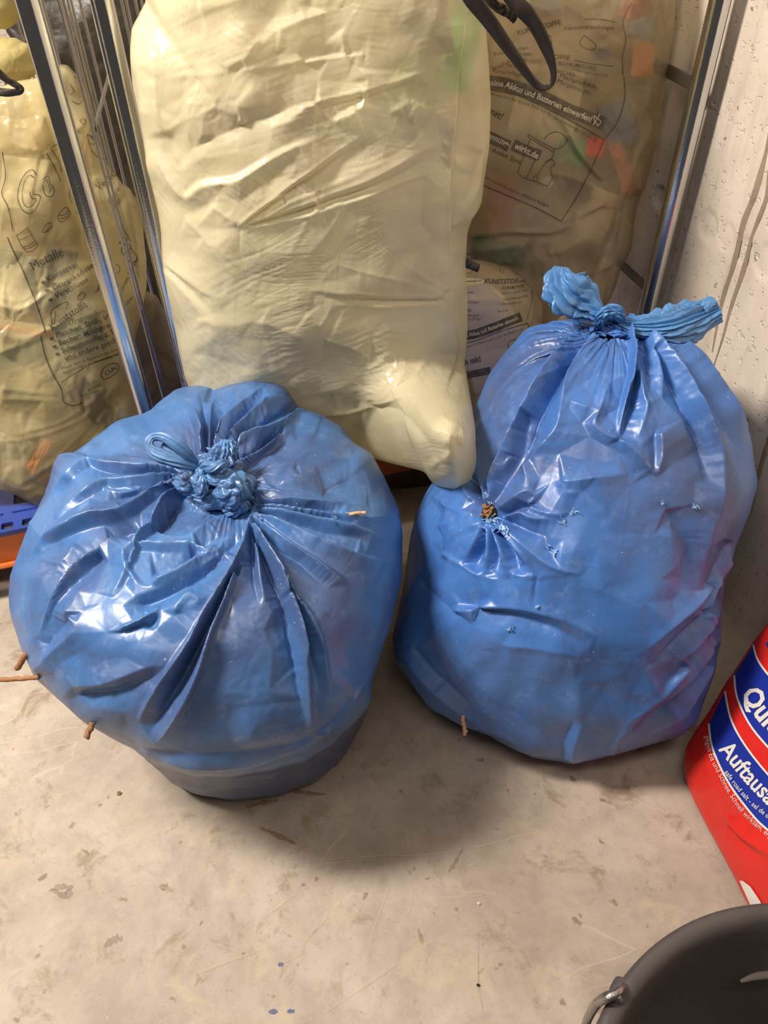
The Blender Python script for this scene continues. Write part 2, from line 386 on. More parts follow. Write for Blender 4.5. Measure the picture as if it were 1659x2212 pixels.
# ================================================================== STRUCTURE
def concrete(name, base, dark, light, kind):
    m, nt, p, out = new_mat(name); co = objco(nt)
    c = mix(nt, ramp(nt, noise(nt, co, 3.4, 8, .68, .3), [(.36, 0), (.64, 1)]), dark, light)
    c = mix(nt, ramp(nt, noise(nt, co, 14, 5, .6), [(.35, 0), (.65, .45)]), c, base)
    if kind == 'floor':
        # brown stains, rust, pale hairline scratches, grey scuffs
        s = ramp(nt, noise(nt, co, 12, 5, .7, .5), [(.56, 0), (.66, .75)]); c = mix(nt, s, c, (.25, .19, .12))
        s = ramp(nt, noise(nt, co, 34, 6, .75, .3), [(.50, 0), (.70, .55)]); c = mix(nt, s, c, (.30, .26, .22))
        s = ramp(nt, noise(nt, co, 28, 3, .5, .3), [(.67, 0), (.72, .8)]); c = mix(nt, s, c, (.20, .135, .075))
        s = ramp(nt, noise(nt, co, 5, 5, .6, .8), [(.60, 0), (.70, .4)]); c = mix(nt, s, c, (.27, .24, .20))
        s = ramp(nt, noise(nt, co, 8.5, 5, .65, 1.2), [(.55, 0), (.66, .5)]); c = mix(nt, s, c, (.50, .42, .29))
        mp = nd(nt, 'ShaderNodeMapping'); mp.inputs['Rotation'].default_value = (0, 0, .6); mp.inputs['Scale'].default_value = (2.2, 9, 1); nt.links.new(co, mp.inputs[0])
        dn = nd(nt, 'ShaderNodeTexNoise'); dn.inputs['Scale'].default_value = 3; dn.inputs['Detail'].default_value = 4; nt.links.new(co, dn.inputs['Vector'])
        lm = nd(nt, 'ShaderNodeMixRGB', blend_type='LINEAR_LIGHT'); lm.inputs[0].default_value = .35; nt.links.new(mp.outputs[0], lm.inputs[1]); nt.links.new(dn.outputs['Color'], lm.inputs[2])
        v = nd(nt, 'ShaderNodeTexVoronoi', feature='DISTANCE_TO_EDGE'); v.inputs['Scale'].default_value = 1.6; nt.links.new(lm.outputs[0], v.inputs['Vector'])
        line = math_(nt, 'MULTIPLY', ramp(nt, v.outputs['Distance'], [(.0, 1), (.014, 0)]), ramp(nt, noise(nt, co, 2.5, 2), [(.52, 0), (.66, .6)]))
        c = mix(nt, line, c, (.62, .54, .42))
        # fine specks
        s = ramp(nt, noise(nt, co, 190, 2), [(.66, 0), (.74, .5)]); c = mix(nt, s, c, (.16, .12, .09))
        s = ramp(nt, noise(nt, co, 130, 2), [(.70, 0), (.78, .35)]); c = mix(nt, s, c, (.68, .60, .50))
        p.inputs['Roughness'].default_value = .58
        nb = bump(nt, noise(nt, co, 60, 6, .7), .18, .004)
    else:
        s = ramp(nt, noise(nt, co, 55, 3, .5), [(.70, 0), (.74, .8)]); c = mix(nt, s, c, (.12, .09, .07))
        mp = nd(nt, 'ShaderNodeMapping'); mp.inputs['Scale'].default_value = (1, 9, 1.0); nt.links.new(co, mp.inputs[0])
        s = ramp(nt, noise(nt, mp.outputs[0], 2.2, 4, .6), [(.55, 0), (.72, .35)]); c = mix(nt, s, c, (.36, .27, .20))
        p.inputs['Roughness'].default_value = .7
        nb = bump(nt, noise(nt, co, 30, 6, .65), .3, .006)
        nb = bump(nt, ramp(nt, noise(nt, co, 75, 2), [(.62, 1), (.70, 0)]), .5, .004, nb)
    nt.links.new(c, p.inputs['Base Color']); nt.links.new(nb, p.inputs['Normal']); p.inputs['Specular IOR Level'].default_value = .35
    return m
M['floor'] = concrete('floor_concrete', (.425, .36, .30), (.29, .24, .195), (.53, .46, .395), 'floor')
M['wall'] = concrete('wall_concrete', (.72, .63, .54), (.63, .54, .455), (.78, .69, .60), 'wall')
WX = 1.02
bm = bmesh.new(); bm_box(bm, (-2.2, -1.2, -.1), (WX, 2.9, 0)); tag(bm_obj('floor', bm, M['floor']), 'pale grey-brown stained concrete floor', kind='structure')
bm = bmesh.new(); bm_box(bm, (-2.2, 2.75, 0), (WX, 2.9, 2.4)); tag(bm_obj('wall_back', bm, M['wall']), 'concrete wall behind the cages', kind='structure')
# right wall: a relief grid so that tie holes and form joints are real
wy = np.linspace(-1.2, 2.75, 640); wz = np.linspace(0, 2.4, 400); YY, ZZ = np.meshgrid(wy, wz)
XX = np.full(YY.shape, WX)
def wall_px(u, v): p = onx(u, v, WX); return p[1], p[2]
for (u, v, r, d) in [(1529, 487, .026, .0035), (1569, 512, .022, .002), (1425, 427, .022, .012), (1610, 545, .022, .002), (1656, 565, .03, .003)]:
    y0, z0 = wall_px(u, v); q = np.hypot(YY-y0, ZZ-z0)
    XX = XX+d*.8*sm(r, r*.85, q)+.0025*np.exp(-((q-r)/.003)**2)
yj1, _ = wall_px(1380, 420); XX = XX-.006*sm(.012, .004, np.abs(YY-1.575-.02*gn(ZZ*6, ZZ*0+3)))
XX = XX+.0010*gn(YY*7, ZZ*7, 3)
Vw = np.stack([XX, YY, ZZ], -1).reshape(-1, 3); wall = mesh_obj('wall_right', Vw, grid_faces(640, 400, False), M['wall'])
tag(wall, 'pale cast concrete wall on the right', kind='structure')
# runs of dark cement slurry on the wall: raised dried dribbles
M['drip'] = simple('dried_slurry', (.33, .255, .19), .75, 0, .3, (50, .6, .004), .25, 25)
def ribbon_on_x(pts, widths, x, th):
    P = np.array([onx(u, v, x) for u, v in pts]); P = catmull(P, 40); w = np.interp(np.linspace(0, 1, 40), np.linspace(0, 1, len(widths)), widths)
    w = w*(1+.35*gn(np.linspace(0, 9, 40), np.zeros(40), 2)); V = []
    for i in range(40):
        for s, t in ((-1, 0), (-.5, 1), (.5, 1), (1, 0)): V.append((P[i][0]-th*t, P[i][1]+s*w[i], P[i][2]))
    return np.array(V), grid_faces(4, 40, False)
for k, (pts, wd) in enumerate([([(1668, 262), (1655, 330), (1630, 420), (1607, 480), (1585, 570), (1560, 650), (1540, 760)], (.004, .006, .008, .007, .007, .005, .002)),
                               ([(1664, 370), (1655, 430), (1625, 510), (1607, 580), (1580, 660), (1562, 730), (1540, 800)], (.007, .007, .004, .006, .005, .003, .002)),
                               ([(1664, 940), (1640, 1020), (1625, 1100)], (.006, .006, .003))]):
    V, Fc = ribbon_on_x(pts, wd, WX, .0022); tag(mesh_obj('trim_%d' % (k+1), V, Fc, M['drip']), 'brown dried slurry run down the concrete wall', kind='structure')

# floor marks that have a shape of their own: rust streaks, cracks
M['rust'] = print_mat('rust_stain', (.34, .16, .06), .45, .8); M['scratch'] = print_mat('pale_scratch', (.66, .57, .43), .4, .8); M['dirt'] = print_mat('brown_dirt', (.24, .165, .10), .3, .8)
M['bluemark'] = print_mat('blue_chalk', (.06, .12, .30), .6, .8)
def floor_mark(strokes, mat, name):
    V = []; Fc = []
    for pts, w in strokes:
        P = np.array([onz(u, v, .0012) for u, v in pts]); n = 8*len(pts); P = catmull(P, n)
        T = np.gradient(P, axis=0); T /= np.linalg.norm(T, axis=1, keepdims=True); Nn = np.stack([-T[:, 1], T[:, 0], 0*T[:, 0]], 1)
        s = np.linspace(0, 1, n); ww = w*np.sin(np.pi*np.clip(s, .02, .98))**.5*(1+.9*gn(s*n*.35, s*0+random.random()*50, 1))
        b = len(V)
        V += (P+Nn*ww[:, None]).tolist()+(P-Nn*ww[:, None]).tolist(); Fc += [(b+i, b+i+1, b+n+i+1, b+n+i) for i in range(n-1)]
    o = mesh_obj(name, V, Fc, mat, bpy.data.objects['floor']); return o
floor_mark([([(558, 1787), (590, 1800), (640, 1823)], .004), ([(530, 1745), (560, 1736), (600, 1728)], .005), ([(620, 1705), (660, 1712), (705, 1716)], .004)], M['rust'], 'rust_stain')
floor_mark([([(1000, 1830), (985, 1860), (968, 1885)], .003), ([(903, 2005), (908, 2022), (912, 2040)], .003), ([(232, 1720), (235, 1725)], .003), ([(150, 1790), (160, 1775)], .004), ([(105, 1925), (130, 1915), (150, 1920), (140, 1935), (110, 1920)], .006),
            ([(225, 2045), (245, 2030), (265, 2028)], .006), ([(1320/1.276, 2010), (1034, 2120), (1045, 2190)], .0007)], M['dirt'], 'dirt_stain')
floor_mark([([(700, 2190), (790, 2130), (860, 2080)], .0015), ([(600, 2085), (650, 2060), (660, 2030), (700, 1990), (720, 1950)], .0011), ([(640, 2065), (680, 2010), (690, 1985)], .001), ([(420, 2105), (500, 2075), (570, 2050)], .002), ([(800, 2040), (810, 2000), (845, 1905)], .001),
            ([(880, 1985), (890, 1940), (885, 1900)], .001), ([(690, 1860), (800, 1850), (960, 1842), (1150, 1800)], .0016), ([(560, 1990), (600, 1960), (640, 1930)], .001)], M['scratch'], 'pale_scratch')
floor_mark([([(600, 2083), (612, 2083)], .003), ([(580, 2185), (600, 2185)], .003), ([(620, 2184), (636, 2184)], .003)], M['bluemark'], 'blue_mark')

# ================================================================== DECALS (print that lies on a curved surface)
def bvh_of(*objs):
    V = []; Fc = []
    for o in objs:
        me = o.data; b = len(V); Mx = o.matrix_world
        co = np.zeros(len(me.vertices)*3); me.vertices.foreach_get('co', co); V += co.reshape(-1, 3).tolist()
        Fc += [tuple(b+i for i in p.vertices) for p in me.polygons]
    return BVHTree.FromPolygons(V, Fc)
def conform(name, uv, faces, bvh, mat, root, off=.0012):
    out = {}; V = []
    for i, (u, v) in enumerate(uv):
        d = Vector(ray(u, v)).normalized(); h = bvh.ray_cast(Vector(CAM), d)
        if h[0] is None: continue
        n = h[1]; n = -n if n.dot(d) > 0 else n
        out[i] = len(V); V.append(h[0]-d*off+n*off*.4)
    Fn = [[out[i] for i in f] for f in faces if all(i in out for i in f)]
    Fn = [f for f in Fn if max((V[f[a]]-V[f[a-1]]).length for a in range(len(f))) < .03]
    if not Fn: return None
    o = mesh_obj(name, np.array([tuple(v) for v in V]), Fn, mat, None, False); root_offset(o, root); return o
def subdiv(bm, maxlen):
    for _ in range(6):
        es = [e for e in bm.edges if e.calc_length() > maxlen]
        if not es: break
        bmesh.ops.subdivide_edges(bm, edges=es, cuts=1); bmesh.ops.triangulate(bm, faces=bm.faces)
def text_uv(s, path, size, bold=0, shear=0, sx=1.0):
    """letters laid along a path given in photo pixels -> 2D verts, faces"""
    cu = bpy.data.curves.new('t', 'FONT'); cu.body = s; cu.size = 1; cu.resolution_u = 2; cu.offset = bold; cu.shear = shear
    o = bpy.data.objects.new('t', cu); COL.objects.link(o); dg = bpy.context.evaluated_depsgraph_get()
    me = bpy.data.meshes.new_from_object(o.evaluated_get(dg)); bpy.data.objects.remove(o); bpy.data.curves.remove(cu)
    bm = bmesh.new(); bm.from_mesh(me); bpy.data.meshes.remove(me); bmesh.ops.triangulate(bm, faces=bm.faces); subdiv(bm, 9./size)
    P = catmull(path, 60) if len(path) > 2 else np.linspace(path[0], path[1], 60)
    L = np.r_[0, np.cumsum(np.hypot(*np.diff(P, axis=0).T))]; uv = []
    for v in bm.verts:
        x = v.co.x*size*sx; y = v.co.y*size
        px = np.interp(x, L, P[:, 0]); py = np.interp(x, L, P[:, 1]); x2 = min(x+3, L[-1]); x1 = x2-6
        tx = np.interp(x2, L, P[:, 0])-np.interp(x1, L, P[:, 0]); ty = np.interp(x2, L, P[:, 1])-np.interp(x1, L, P[:, 1]); l = math.hypot(tx, ty)
        if x > L[-1]+1: px = py = -1e5
        uv.append((px+ty/l*y, py-tx/l*y))
    bm.verts.ensure_lookup_table(); fc = [[v.index for v in f.verts] for f in bm.faces]
    fc = [f for f in fc if all(uv[i][0] > -1e4 for i in f)]; bm.free()
    return uv, fc
def stroke_uv(pts, w, n=None):
    n = n or max(4, int(np.hypot(*np.diff(np.array(pts, float), axis=0).T).sum()/6))
    P = catmull(pts, n) if len(pts) > 2 else np.linspace(np.array(pts[0], float), np.array(pts[1], float), n)
    T = np.gradient(P, axis=0); T /= np.maximum(np.linalg.norm(T, axis=1, keepdims=True), 1e-6); Nn = np.stack([-T[:, 1], T[:, 0]], 1)*w/2
    m = max(2, int(w/6)+2); uv = []
    for k in range(m): uv += (P+Nn*(2*k/(m-1)-1)).tolist()
    return uv, [(k*n+i, k*n+i+1, (k+1)*n+i+1, (k+1)*n+i) for k in range(m-1) for i in range(n-1)]
def poly_uv(pts, res=8):
    bm = bmesh.new(); vs = [bm.verts.new((x, y, 0)) for x, y in pts]; bm.faces.new(vs); bmesh.ops.triangulate(bm, faces=bm.faces); subdiv(bm, res)
    uv = [(v.co.x, v.co.y) for v in bm.verts]; bm.verts.ensure_lookup_table(); fc = [[v.index for v in f.verts] for f in bm.faces]; bm.free(); return uv, fc
class Print:
    def __init__(s): s.uv = []; s.f = []
    def add(s, r):
        b = len(s.uv); s.uv += list(r[0]); s.f += [[b+i for i in f] for f in r[1]]; return s
    def text(s, *a, **k): return s.add(text_uv(*a, **k))
    def line(s, *a, **k): return s.add(stroke_uv(*a, **k))
    def poly(s, *a, **k): return s.add(poly_uv(*a, **k))
    def lay(s, name, bvh, mat, root, off=.0012):
        o = conform(name, s.uv, s.f, bvh, mat, root, off)
        if o: o['kind'] = 'stuff'
        return o

# ================================================================== BAG BUILDERS
def fit_outline(V, poly, c, iters=3, floor=True, smooth=9):
    """scale the bag about its own centre until its outline has the outline wanted"""
    poly = np.array(poly, float); nb = 720; ang = (np.arange(nb)+.5)/nb*2*np.pi-np.pi
    pa = np.r_[poly, poly[:1]]
    Rt = np.zeros(nb)
    for k, a in enumerate(ang):
        d = np.array([math.cos(a), math.sin(a)])
        for i in range(len(poly)):
            p = pa[i]-c; e = pa[i+1]-pa[i]; den = d[0]*e[1]-d[1]*e[0]
            if abs(den) < 1e-9: continue
            t = (p[0]*e[1]-p[1]*e[0])/den; s = (p[0]*d[1]-p[1]*d[0])/den
            if t > 0 and -1e-6 <= s <= 1: Rt[k] = max(Rt[k], t)
    for _ in range(iters):
        uv, dep = proj(V); q = uv-c; r = np.hypot(q[:, 0], q[:, 1]); a = np.arctan2(q[:, 1], q[:, 0])
        b = ((a+np.pi)/(2*np.pi)*nb).astype(int) % nb; Rm = np.zeros(nb); np.maximum.at(Rm, b, r)
        s = Rt/np.maximum(Rm, 1); k = np.ones(smooth)/smooth; s = np.convolve(np.r_[s[-smooth:], s, s[:smooth]], k, 'same')[smooth:-smooth]
        sv = np.interp(a, ang, s, period=2*np.pi)
        wgt = sm(.15, .8, r/np.maximum(np.interp(a, ang, Rm, period=2*np.pi), 1))
        sv = 1+(sv-1)*(.35+.65*wgt)
        V = unproj(c+q*sv[:, None], dep)
        if floor: V[:, 2] = np.maximum(V[:, 2], .002)
    return V
def sculpt(V, Fc, folds, radial=None, fine=1.0, seed=0, crump=1.0, scale=46., gain=1.0, streaks=()):
    N = normals(V, Fc); uv, dep = proj(V); view = CAM-V; view /= np.linalg.norm(view, axis=1, keepdims=True)
    face = (N*view).sum(1); msk = sm(-.05, .3, face)
    h = (folds_height(uv, folds, gain*.28)+tin_height(uv, folds, gain*.85, seed))*msk
    if radial:      # pleats that run out of the knot
        (kx, ky, amp, reach, nang) = radial
        q = uv-np.array([kx, ky]); r = np.hypot(q[:, 0], q[:, 1]); a = np.arctan2(q[:, 1], q[:, 0])
        lr = np.log(r+12)
        x = np.cos(a)*nang/3.2+11; y = np.sin(a)*nang/3.2+7
        pl = ridged(x+lr*.5, y+lr*.25, seed, 2)-.45
        pl2 = ridged(x*2.4+lr*.8, y*2.4, seed+4, 1)-.45
        fall = np.exp(-r/reach)*sm(5, 45, r)
        h += (amp*pl*fall*np.minimum(1, r/70)+amp*.45*pl2*np.exp(-r/(reach*.5))*sm(5, 30, r))*msk
    # crumpled facets of the film
    wx = uv[:, 0]+18*gn(uv[:, 0]/60, uv[:, 1]/60, seed+1); wy_ = uv[:, 1]+18*gn(uv[:, 0]/60, uv[:, 1]/60, seed+2)
    f1, f2, hid = worley(wx/scale, wy_/(scale*1.25), seed)
    sel = sm(-.1, .45, gn(uv[:, 0]/150, uv[:, 1]/150, seed+3))
    h += .0030*crump*(f2-f1)*(.25+sel)*msk
    f1, f2, hid = worley(wx/(scale*.42)+3, wy_/(scale*.55), seed+2)
    h += .0011*crump*(f2-f1)*(.1+sel)*msk
    h += .004*fine*gn(uv[:, 0]/95, uv[:, 1]/95, seed+7)*msk
    for (ang, amp, L, wd, sd) in streaks:     # stretch lines of taut film
        c_, s_ = math.cos(ang), math.sin(ang); a_ = uv[:, 0]*c_+uv[:, 1]*s_; b_ = -uv[:, 0]*s_+uv[:, 1]*c_
        b_ = b_+14*gn(a_/170, b_/170, sd+1)
        k_ = sm(.0, .5, gn(uv[:, 0]/170+sd, uv[:, 1]/170, sd+3)+.12)
        h += amp*(ridged(a_/L, b_/wd, sd, 2)-.4)*k_*msk
    return V+N*h[:, None], h
def lathe_bag(cx, cy, prof, poly, c, folds, radial, nu=720, nv=460, seed=0, back=.012, crump=1.0, lean=(0, 0), gain=1.5):
    z = np.array([p[0] for p in prof]); r = np.array([p[1] for p in prof])
    L = np.r_[0, np.cumsum(np.hypot(np.diff(z), np.diff(r)))]; t = np.linspace(0, L[-1], nv)
    zz = np.interp(t, L, z); rr = np.interp(t, L, r)
    k = np.ones(41)/41
    zs = np.convolve(np.pad(zz, 20, 'edge'), k, 'valid'); rs = np.convolve(np.pad(rr, 20, 'edge'), k, 'valid')
    rs[0] = r[0]; zs[0] = z[0]
    th = np.linspace(0, 2*np.pi, nu, endpoint=False)
    T, I = np.meshgrid(th, np.arange(nv)); RR = rs[I]; ZZ_ = zs[I]; ZN = ZZ_/zs.max()
    pl = ridged(np.cos(T)*3+5, np.sin(T)*3+ZN*.8, seed, 2)-.5
    RR = RR+back*pl*sm(0, .2, ZN)*(.15+.85*sm(-.3, .5, np.sin(T)))+.010*gn(np.cos(T)*1.5+3, np.sin(T)*1.5+ZN*2, seed+9)*sm(0, .25, ZN)
    V = np.stack([cx+lean[0]*ZN+RR*np.cos(T), cy+lean[1]*ZN+RR*np.sin(T), ZZ_], -1).reshape(-1, 3)
    V = fit_outline(V, poly, np.array(c, float)); Fc = grid_faces(nu, nv)
    V, h = sculpt(V, Fc, folds, radial, seed=seed, crump=crump, gain=gain)
    V[:, 2] = np.maximum(V[:, 2], .001)
    # close the underside
    n = len(V); V = np.r_[V, [[V[:nu, 0].mean(), V[:nu, 1].mean(), .001]]]
    j = np.arange(nu); cap = np.stack([(j+1) % nu, j, np.full(nu, n), np.full(nu, n)], 1)
    return V, np.r_[Fc, cap][:, :], nu
def build_quads(name, V, Fc, mat, root):
    # last rows may be degenerate quads (caps): turn them into triangles
    d = Fc[:, 2] == Fc[:, 3]; q = Fc[~d]; t = Fc[d][:, :3]
    me = bpy.data.meshes.new(name); me.vertices.add(len(V)); me.vertices.foreach_set('co', np.asarray(V, float).ravel())
    li = np.r_[q.ravel(), t.ravel()].astype(np.int32); me.loops.add(len(li)); me.loops.foreach_set('vertex_index', li)
    me.polygons.add(len(q)+len(t)); me.polygons.foreach_set('loop_start', np.r_[np.arange(len(q))*4, len(q)*4+np.arange(len(t))*3].astype(np.int32))
    me.update(calc_edges=True); me.polygons.foreach_set('use_smooth', [True]*len(me.polygons)); me.materials.append(mat)
    o = bpy.data.objects.new(name, me); COL.objects.link(o)
    if root: root_offset(o, root)
    return o
def pillow(outline, plane_p, plane_n, T, Tb, folds, nr=150, na=420, seed=0, power=.55, crump=1.0, fine=1.0, radial=None, scale=46., center=None, gain=1.0, streaks=()):
    """a stuffed sack: outline on a plane, bulging to both sides"""
    pn = np.array(plane_n, float); pn /= np.linalg.norm(pn); pp = np.array(plane_p, float)
    O = np.array(outline, float); O = np.r_[O, O[:1]]; L = np.r_[0, np.cumsum(np.hypot(*np.diff(O, axis=0).T))]
    t = np.linspace(0, L[-1], na, endpoint=False); U = np.stack([np.interp(t, L, O[:, 0]), np.interp(t, L, O[:, 1])], 1)
    k = np.ones(5)/5; U = np.stack([np.convolve(np.r_[U[-2:, i], U[:, i], U[:2, i]], k, 'valid') for i in (0, 1)], 1)
    def onp(u, v):
        d = ray(u, v); return CAM+d*((pp-CAM)@pn)/(d@pn)
    W3 = np.array([onp(u, v) for u, v in U]); C3 = W3.mean(0) if center is None else onp(*center)
    if pn@(CAM-C3) < 0: pn = -pn
    rho = np.linspace(0, 1, nr)**.8; V = []
    flat = (W3[None]-C3)*rho[::-1, None, None]+C3    # rim first
    prof = (1-rho[::-1]**2.6)**power
    # thinner where the outline is near
    front = flat+pn*T*prof[:, None, None]; back = flat-pn*Tb*prof[:, None, None]
    Vf = front.reshape(-1, 3); Ff = grid_faces(na, nr)
    Vf, h = sculpt(Vf, Ff[:, ::-1] if (normals(Vf, Ff)@pn).mean() < 0 else Ff, folds, radial, fine, seed, crump, scale, gain, streaks)
    Vb = back.reshape(-1, 3)[na:]; nF = len(Vf)
    Fb = grid_faces(na, nr-1)[:, ::-1]+nF
    j = np.arange(na); j2 = (j+1) % na; br = np.stack([j2, j, nF+j, nF+j2], 1)
    V = np.r_[Vf, Vb]; Fc = np.r_[Ff, br, Fb]
    V[:, 2] = np.maximum(V[:, 2], .003)
    return V, Fc
#@@OBJECTS
# ================================================================== LEFT BLUE BAG
FL = [
 (15, 6, 58, [(412, 1048), (353, 1070), (272, 1113), (190, 1134), (122, 1160), (95, 1171), (55, 1214)]),
 (-12, 22, 16, [(398, 1075), (336, 1139), (272, 1137), (225, 1172), (178, 1228), (120, 1300), (88, 1368)]),
 (9, 20, 5, [(250, 1160), (195, 1200), (165, 1228), (122, 1290), (86, 1370)]),
 (6, 14, 10, [(168, 1175), (150, 1210), (128, 1222), (130, 1240)]),
 (7, 16, 8, [(407, 1013), (353, 1009), (285, 996), (236, 986)]),
 (9, 8, 30, [(407, 1022), (320, 1018), (245, 1012), (182, 1008), (130, 1058), (118, 1090)]),
 (-7, 9, 9, [(400, 1030), (330, 1022), (250, 1022), (195, 1010)]),
 (9, 7, 26, [(409, 1026), (353, 1034), (300, 1043), (218, 1050), (176, 1080), (136, 1108), (118, 1124)]),
 (6, 6, 20, [(222, 1056), (262, 1072), (300, 1060)]),
 (-5, 12, 10, [(405, 1035), (340, 1050), (280, 1070), (230, 1085)]),
 (5, 6, 12, [(123, 992), (160, 992), (190, 988)]),
 # front lobe hanging down from the knot
 (14, 5, 30, [(400, 1068), (362, 1088), (350, 1105), (328, 1140), (303, 1177), (280, 1230), (240, 1290)]),
 (8, 8, 26, [(450, 1187), (400, 1180), (353, 1183), (300, 1184), (276, 1200), (274, 1226), (288, 1248), (307, 1266), (340, 1269)]),
 (7, 10, 12, [(344, 1164), (380, 1170), (420, 1160), (455, 1135), (450, 1115)]),
 (-8, 16, 12, [(326, 1231), (350, 1225), (390, 1208), (460, 1160), (505, 1140)]),
 (-11, 12, 26, [(288, 1304), (340, 1288), (390, 1264), (440, 1228), (500, 1175), (530, 1150)]),
 (7, 18, 9, [(330, 1262), (380, 1240), (430, 1208), (480, 1180)]),
 (8, 16, 6, [(262, 1362), (300, 1345), (330, 1326), (343, 1310)]),
 (-6, 10, 20, [(262, 1365), (310, 1350), (345, 1330)]),
 (5, 14, 14, [(375, 1330), (405, 1285), (430, 1300), (395, 1325)]),
 (16, 30, 6, [(543, 1118), (530, 1180), (500, 1240), (455, 1310), (410, 1385), (360, 1455), (318, 1520), (300, 1560)]),
 (-16, 12, 15, [(520, 1215), (490, 1270), (462, 1330), (428, 1400), (395, 1465), (345, 1545), (320, 1590)]),
 (13, 7, 26, [(515, 1215), (485, 1300), (455, 1370), (432, 1440), (405, 1505), (365, 1575), (332, 1612)]),
 (6, 12, 12, [(150, 1330), (158, 1335), (150, 1320), (140, 1338)]),
 (6, 14, 14, [(75, 1452), (110, 1420), (160, 1370), (185, 1310)]),
 (-6, 20, 20, [(90, 1400), (120, 1360), (160, 1330)]),
 (-6, 30, 24, [(165, 1505), (230, 1497), (290, 1480), (350, 1450)]),
 (5, 24, 16, [(160, 1480), (240, 1470), (320, 1440), (360, 1440)]),
 (1.6, 2.5, 2.5, [(322, 1310), (300, 1400), (270, 1500), (252, 1590)]),
 # right of the centre line: long pleats fanning from the throat
 (15, 12, 26, [(545, 1130), (581, 1195), (611, 1249), (640, 1330), (655, 1420), (665, 1510), (675, 1578)]),
 (-14, 13, 8, [(540, 1150), (570, 1205), (597, 1262), (622, 1330), (637, 1420), (650, 1500), (664, 1570)]),
 (8, 10, 20, [(600, 1210), (640, 1290), (668, 1335), (690, 1391), (702, 1450), (706, 1505)]),
 (-7, 8, 12, [(615, 1250), (650, 1330), (668, 1390), (680, 1450), (690, 1500)]),
 (7, 9, 9, [(548, 1140), (556, 1190), (562, 1250), (572, 1300)]),
 (-8, 7, 7, [(541, 1150), (545, 1200), (549, 1250), (560, 1310)]),
 (6, 8, 8, [(548, 1135), (575, 1180), (598, 1215), (618, 1250), (625, 1290)]),
 (2.2, 3, 3, [(541, 1331), (563, 1406), (593, 1506), (614, 1593)]),
 (9, 9, 20, [(550, 1122), (600, 1165), (671, 1210), (720, 1240), (745, 1262)]),
 (-7, 10, 10, [(552, 1130), (600, 1185), (650, 1215), (708, 1270)]),
 (9, 8, 18, [(551, 1113), (640, 1150), (720, 1185), (790, 1207), (836, 1221)]),
 (-7, 7, 9, [(560, 1110), (650, 1140), (740, 1178), (800, 1202)]),
 (10, 8, 20, [(551, 1104), (640, 1118), (730, 1140), (790, 1152), (828, 1163)]),
 (-8, 7, 8, [(556, 1108), (640, 1127), (720, 1150), (780, 1160)]),
 (8, 7, 12, [(551, 1097), (630, 1105), (720, 1120), (800, 1122), (862, 1108)]),
 (-7, 6, 8, [(553, 1101), (630, 1112), (700, 1126), (760, 1131)]),
 (8, 7, 10, [(548, 1092), (620, 1092), (690, 1090), (752, 1094), (796, 1086)]),
 (-6, 6, 7, [(555, 1094), (640, 1098), (700, 1106), (730, 1113)]),
 (8, 8, 10, [(548, 1088), (600, 1077), (660, 1068), (698, 1070)]),
 (7, 10, 12, [(548, 1080), (600, 1068), (640, 1045), (690, 1020)]),
 (6, 12, 12, [(540, 1060), (580, 1030), (628, 1010), (633, 1020), (600, 1060)]),
 (15, 26, 7, [(505, 1035), (530, 1010), (560, 980), (600, 955), (640, 946)]),
 (-14, 10, 14, [(520, 1000), (548, 985), (575, 960), (600, 945)]),
 (14, 8, 30, [(516, 985), (518, 962), (540, 948), (575, 932), (610, 912), (650, 893), (698, 902)]),
 (-17, 10, 10, [(500, 1012), (512, 985), (512, 955), (535, 935), (570, 915), (610, 897), (640, 882)]),
 (10, 12, 9, [(495, 950), (530, 912), (560, 885), (585, 866), (635, 874)]),
 (-8, 8, 8, [(480, 975), (495, 930), (530, 895), (570, 862)]),
 (8, 9, 9, [(470, 980), (478, 930), (505, 895), (545, 858), (590, 820)]),
 (-7, 7, 7, [(462, 980), (468, 930), (480, 890), (510, 845)]),
 (7, 7, 8, [(455, 985), (458, 930), (462, 880), (475, 850)]),
 (-7, 7, 7, [(445, 985), (446, 930), (440, 880), (430, 845)]),
 (7, 8, 10, [(437, 985), (432, 930), (418, 880)]),
 (-5, 10, 10, [(428, 985), (418, 930), (395, 885)]),
 (-6, 14, 14, [(452, 870), (458, 850), (462, 836)]),
 (5, 9, 9, [(505, 865), (518, 868), (520, 880), (505, 885)]),
 (-5, 25, 20, [(700, 1060), (740, 1040), (800, 1050)]),
 (4, 16, 16, [(640, 1015), (700, 1000), (760, 990)]),
 (3.2, 14, 10, [(320, 1640), (420, 1655), (560, 1650), (700, 1590)]),
 (-4, 8, 12, [(330, 1655), (430, 1672), (560, 1668), (690, 1620)]),
 (4, 8, 10, [(350, 1682), (450, 1698), (560, 1690), (660, 1655)]),
 (-3.5, 20, 14, [(235, 1592), (300, 1620), (400, 1630), (560, 1625), (700, 1575), (790, 1460)]),
 (4, 8, 8, [(690, 1590), (740, 1540), (790, 1470)]), (-4, 6, 6, [(700, 1605), (755, 1550), (795, 1490)]),
]
PL = [(18, 1290), (22, 1240), (60, 1140), (100, 1060), (122, 990), (165, 975), (250, 910), (320, 890), (350, 862), (385, 838), (430, 832), (470, 833), (500, 815), (545, 809), (590, 815), (620, 845), (650, 885), (690, 893), (735, 920), (775, 965), (800, 975), (830, 1030), (860, 1095), (870, 1150), (868, 1250), (845, 1350), (820, 1420), (805, 1470), (800, 1520), (780, 1570), (740, 1640), (680, 1690), (600, 1720), (500, 1729), (420, 1715), (370, 1690), (330, 1655), (290, 1620), (250, 1600), (180, 1560), (75, 1465), (45, 1400), (22, 1330)]
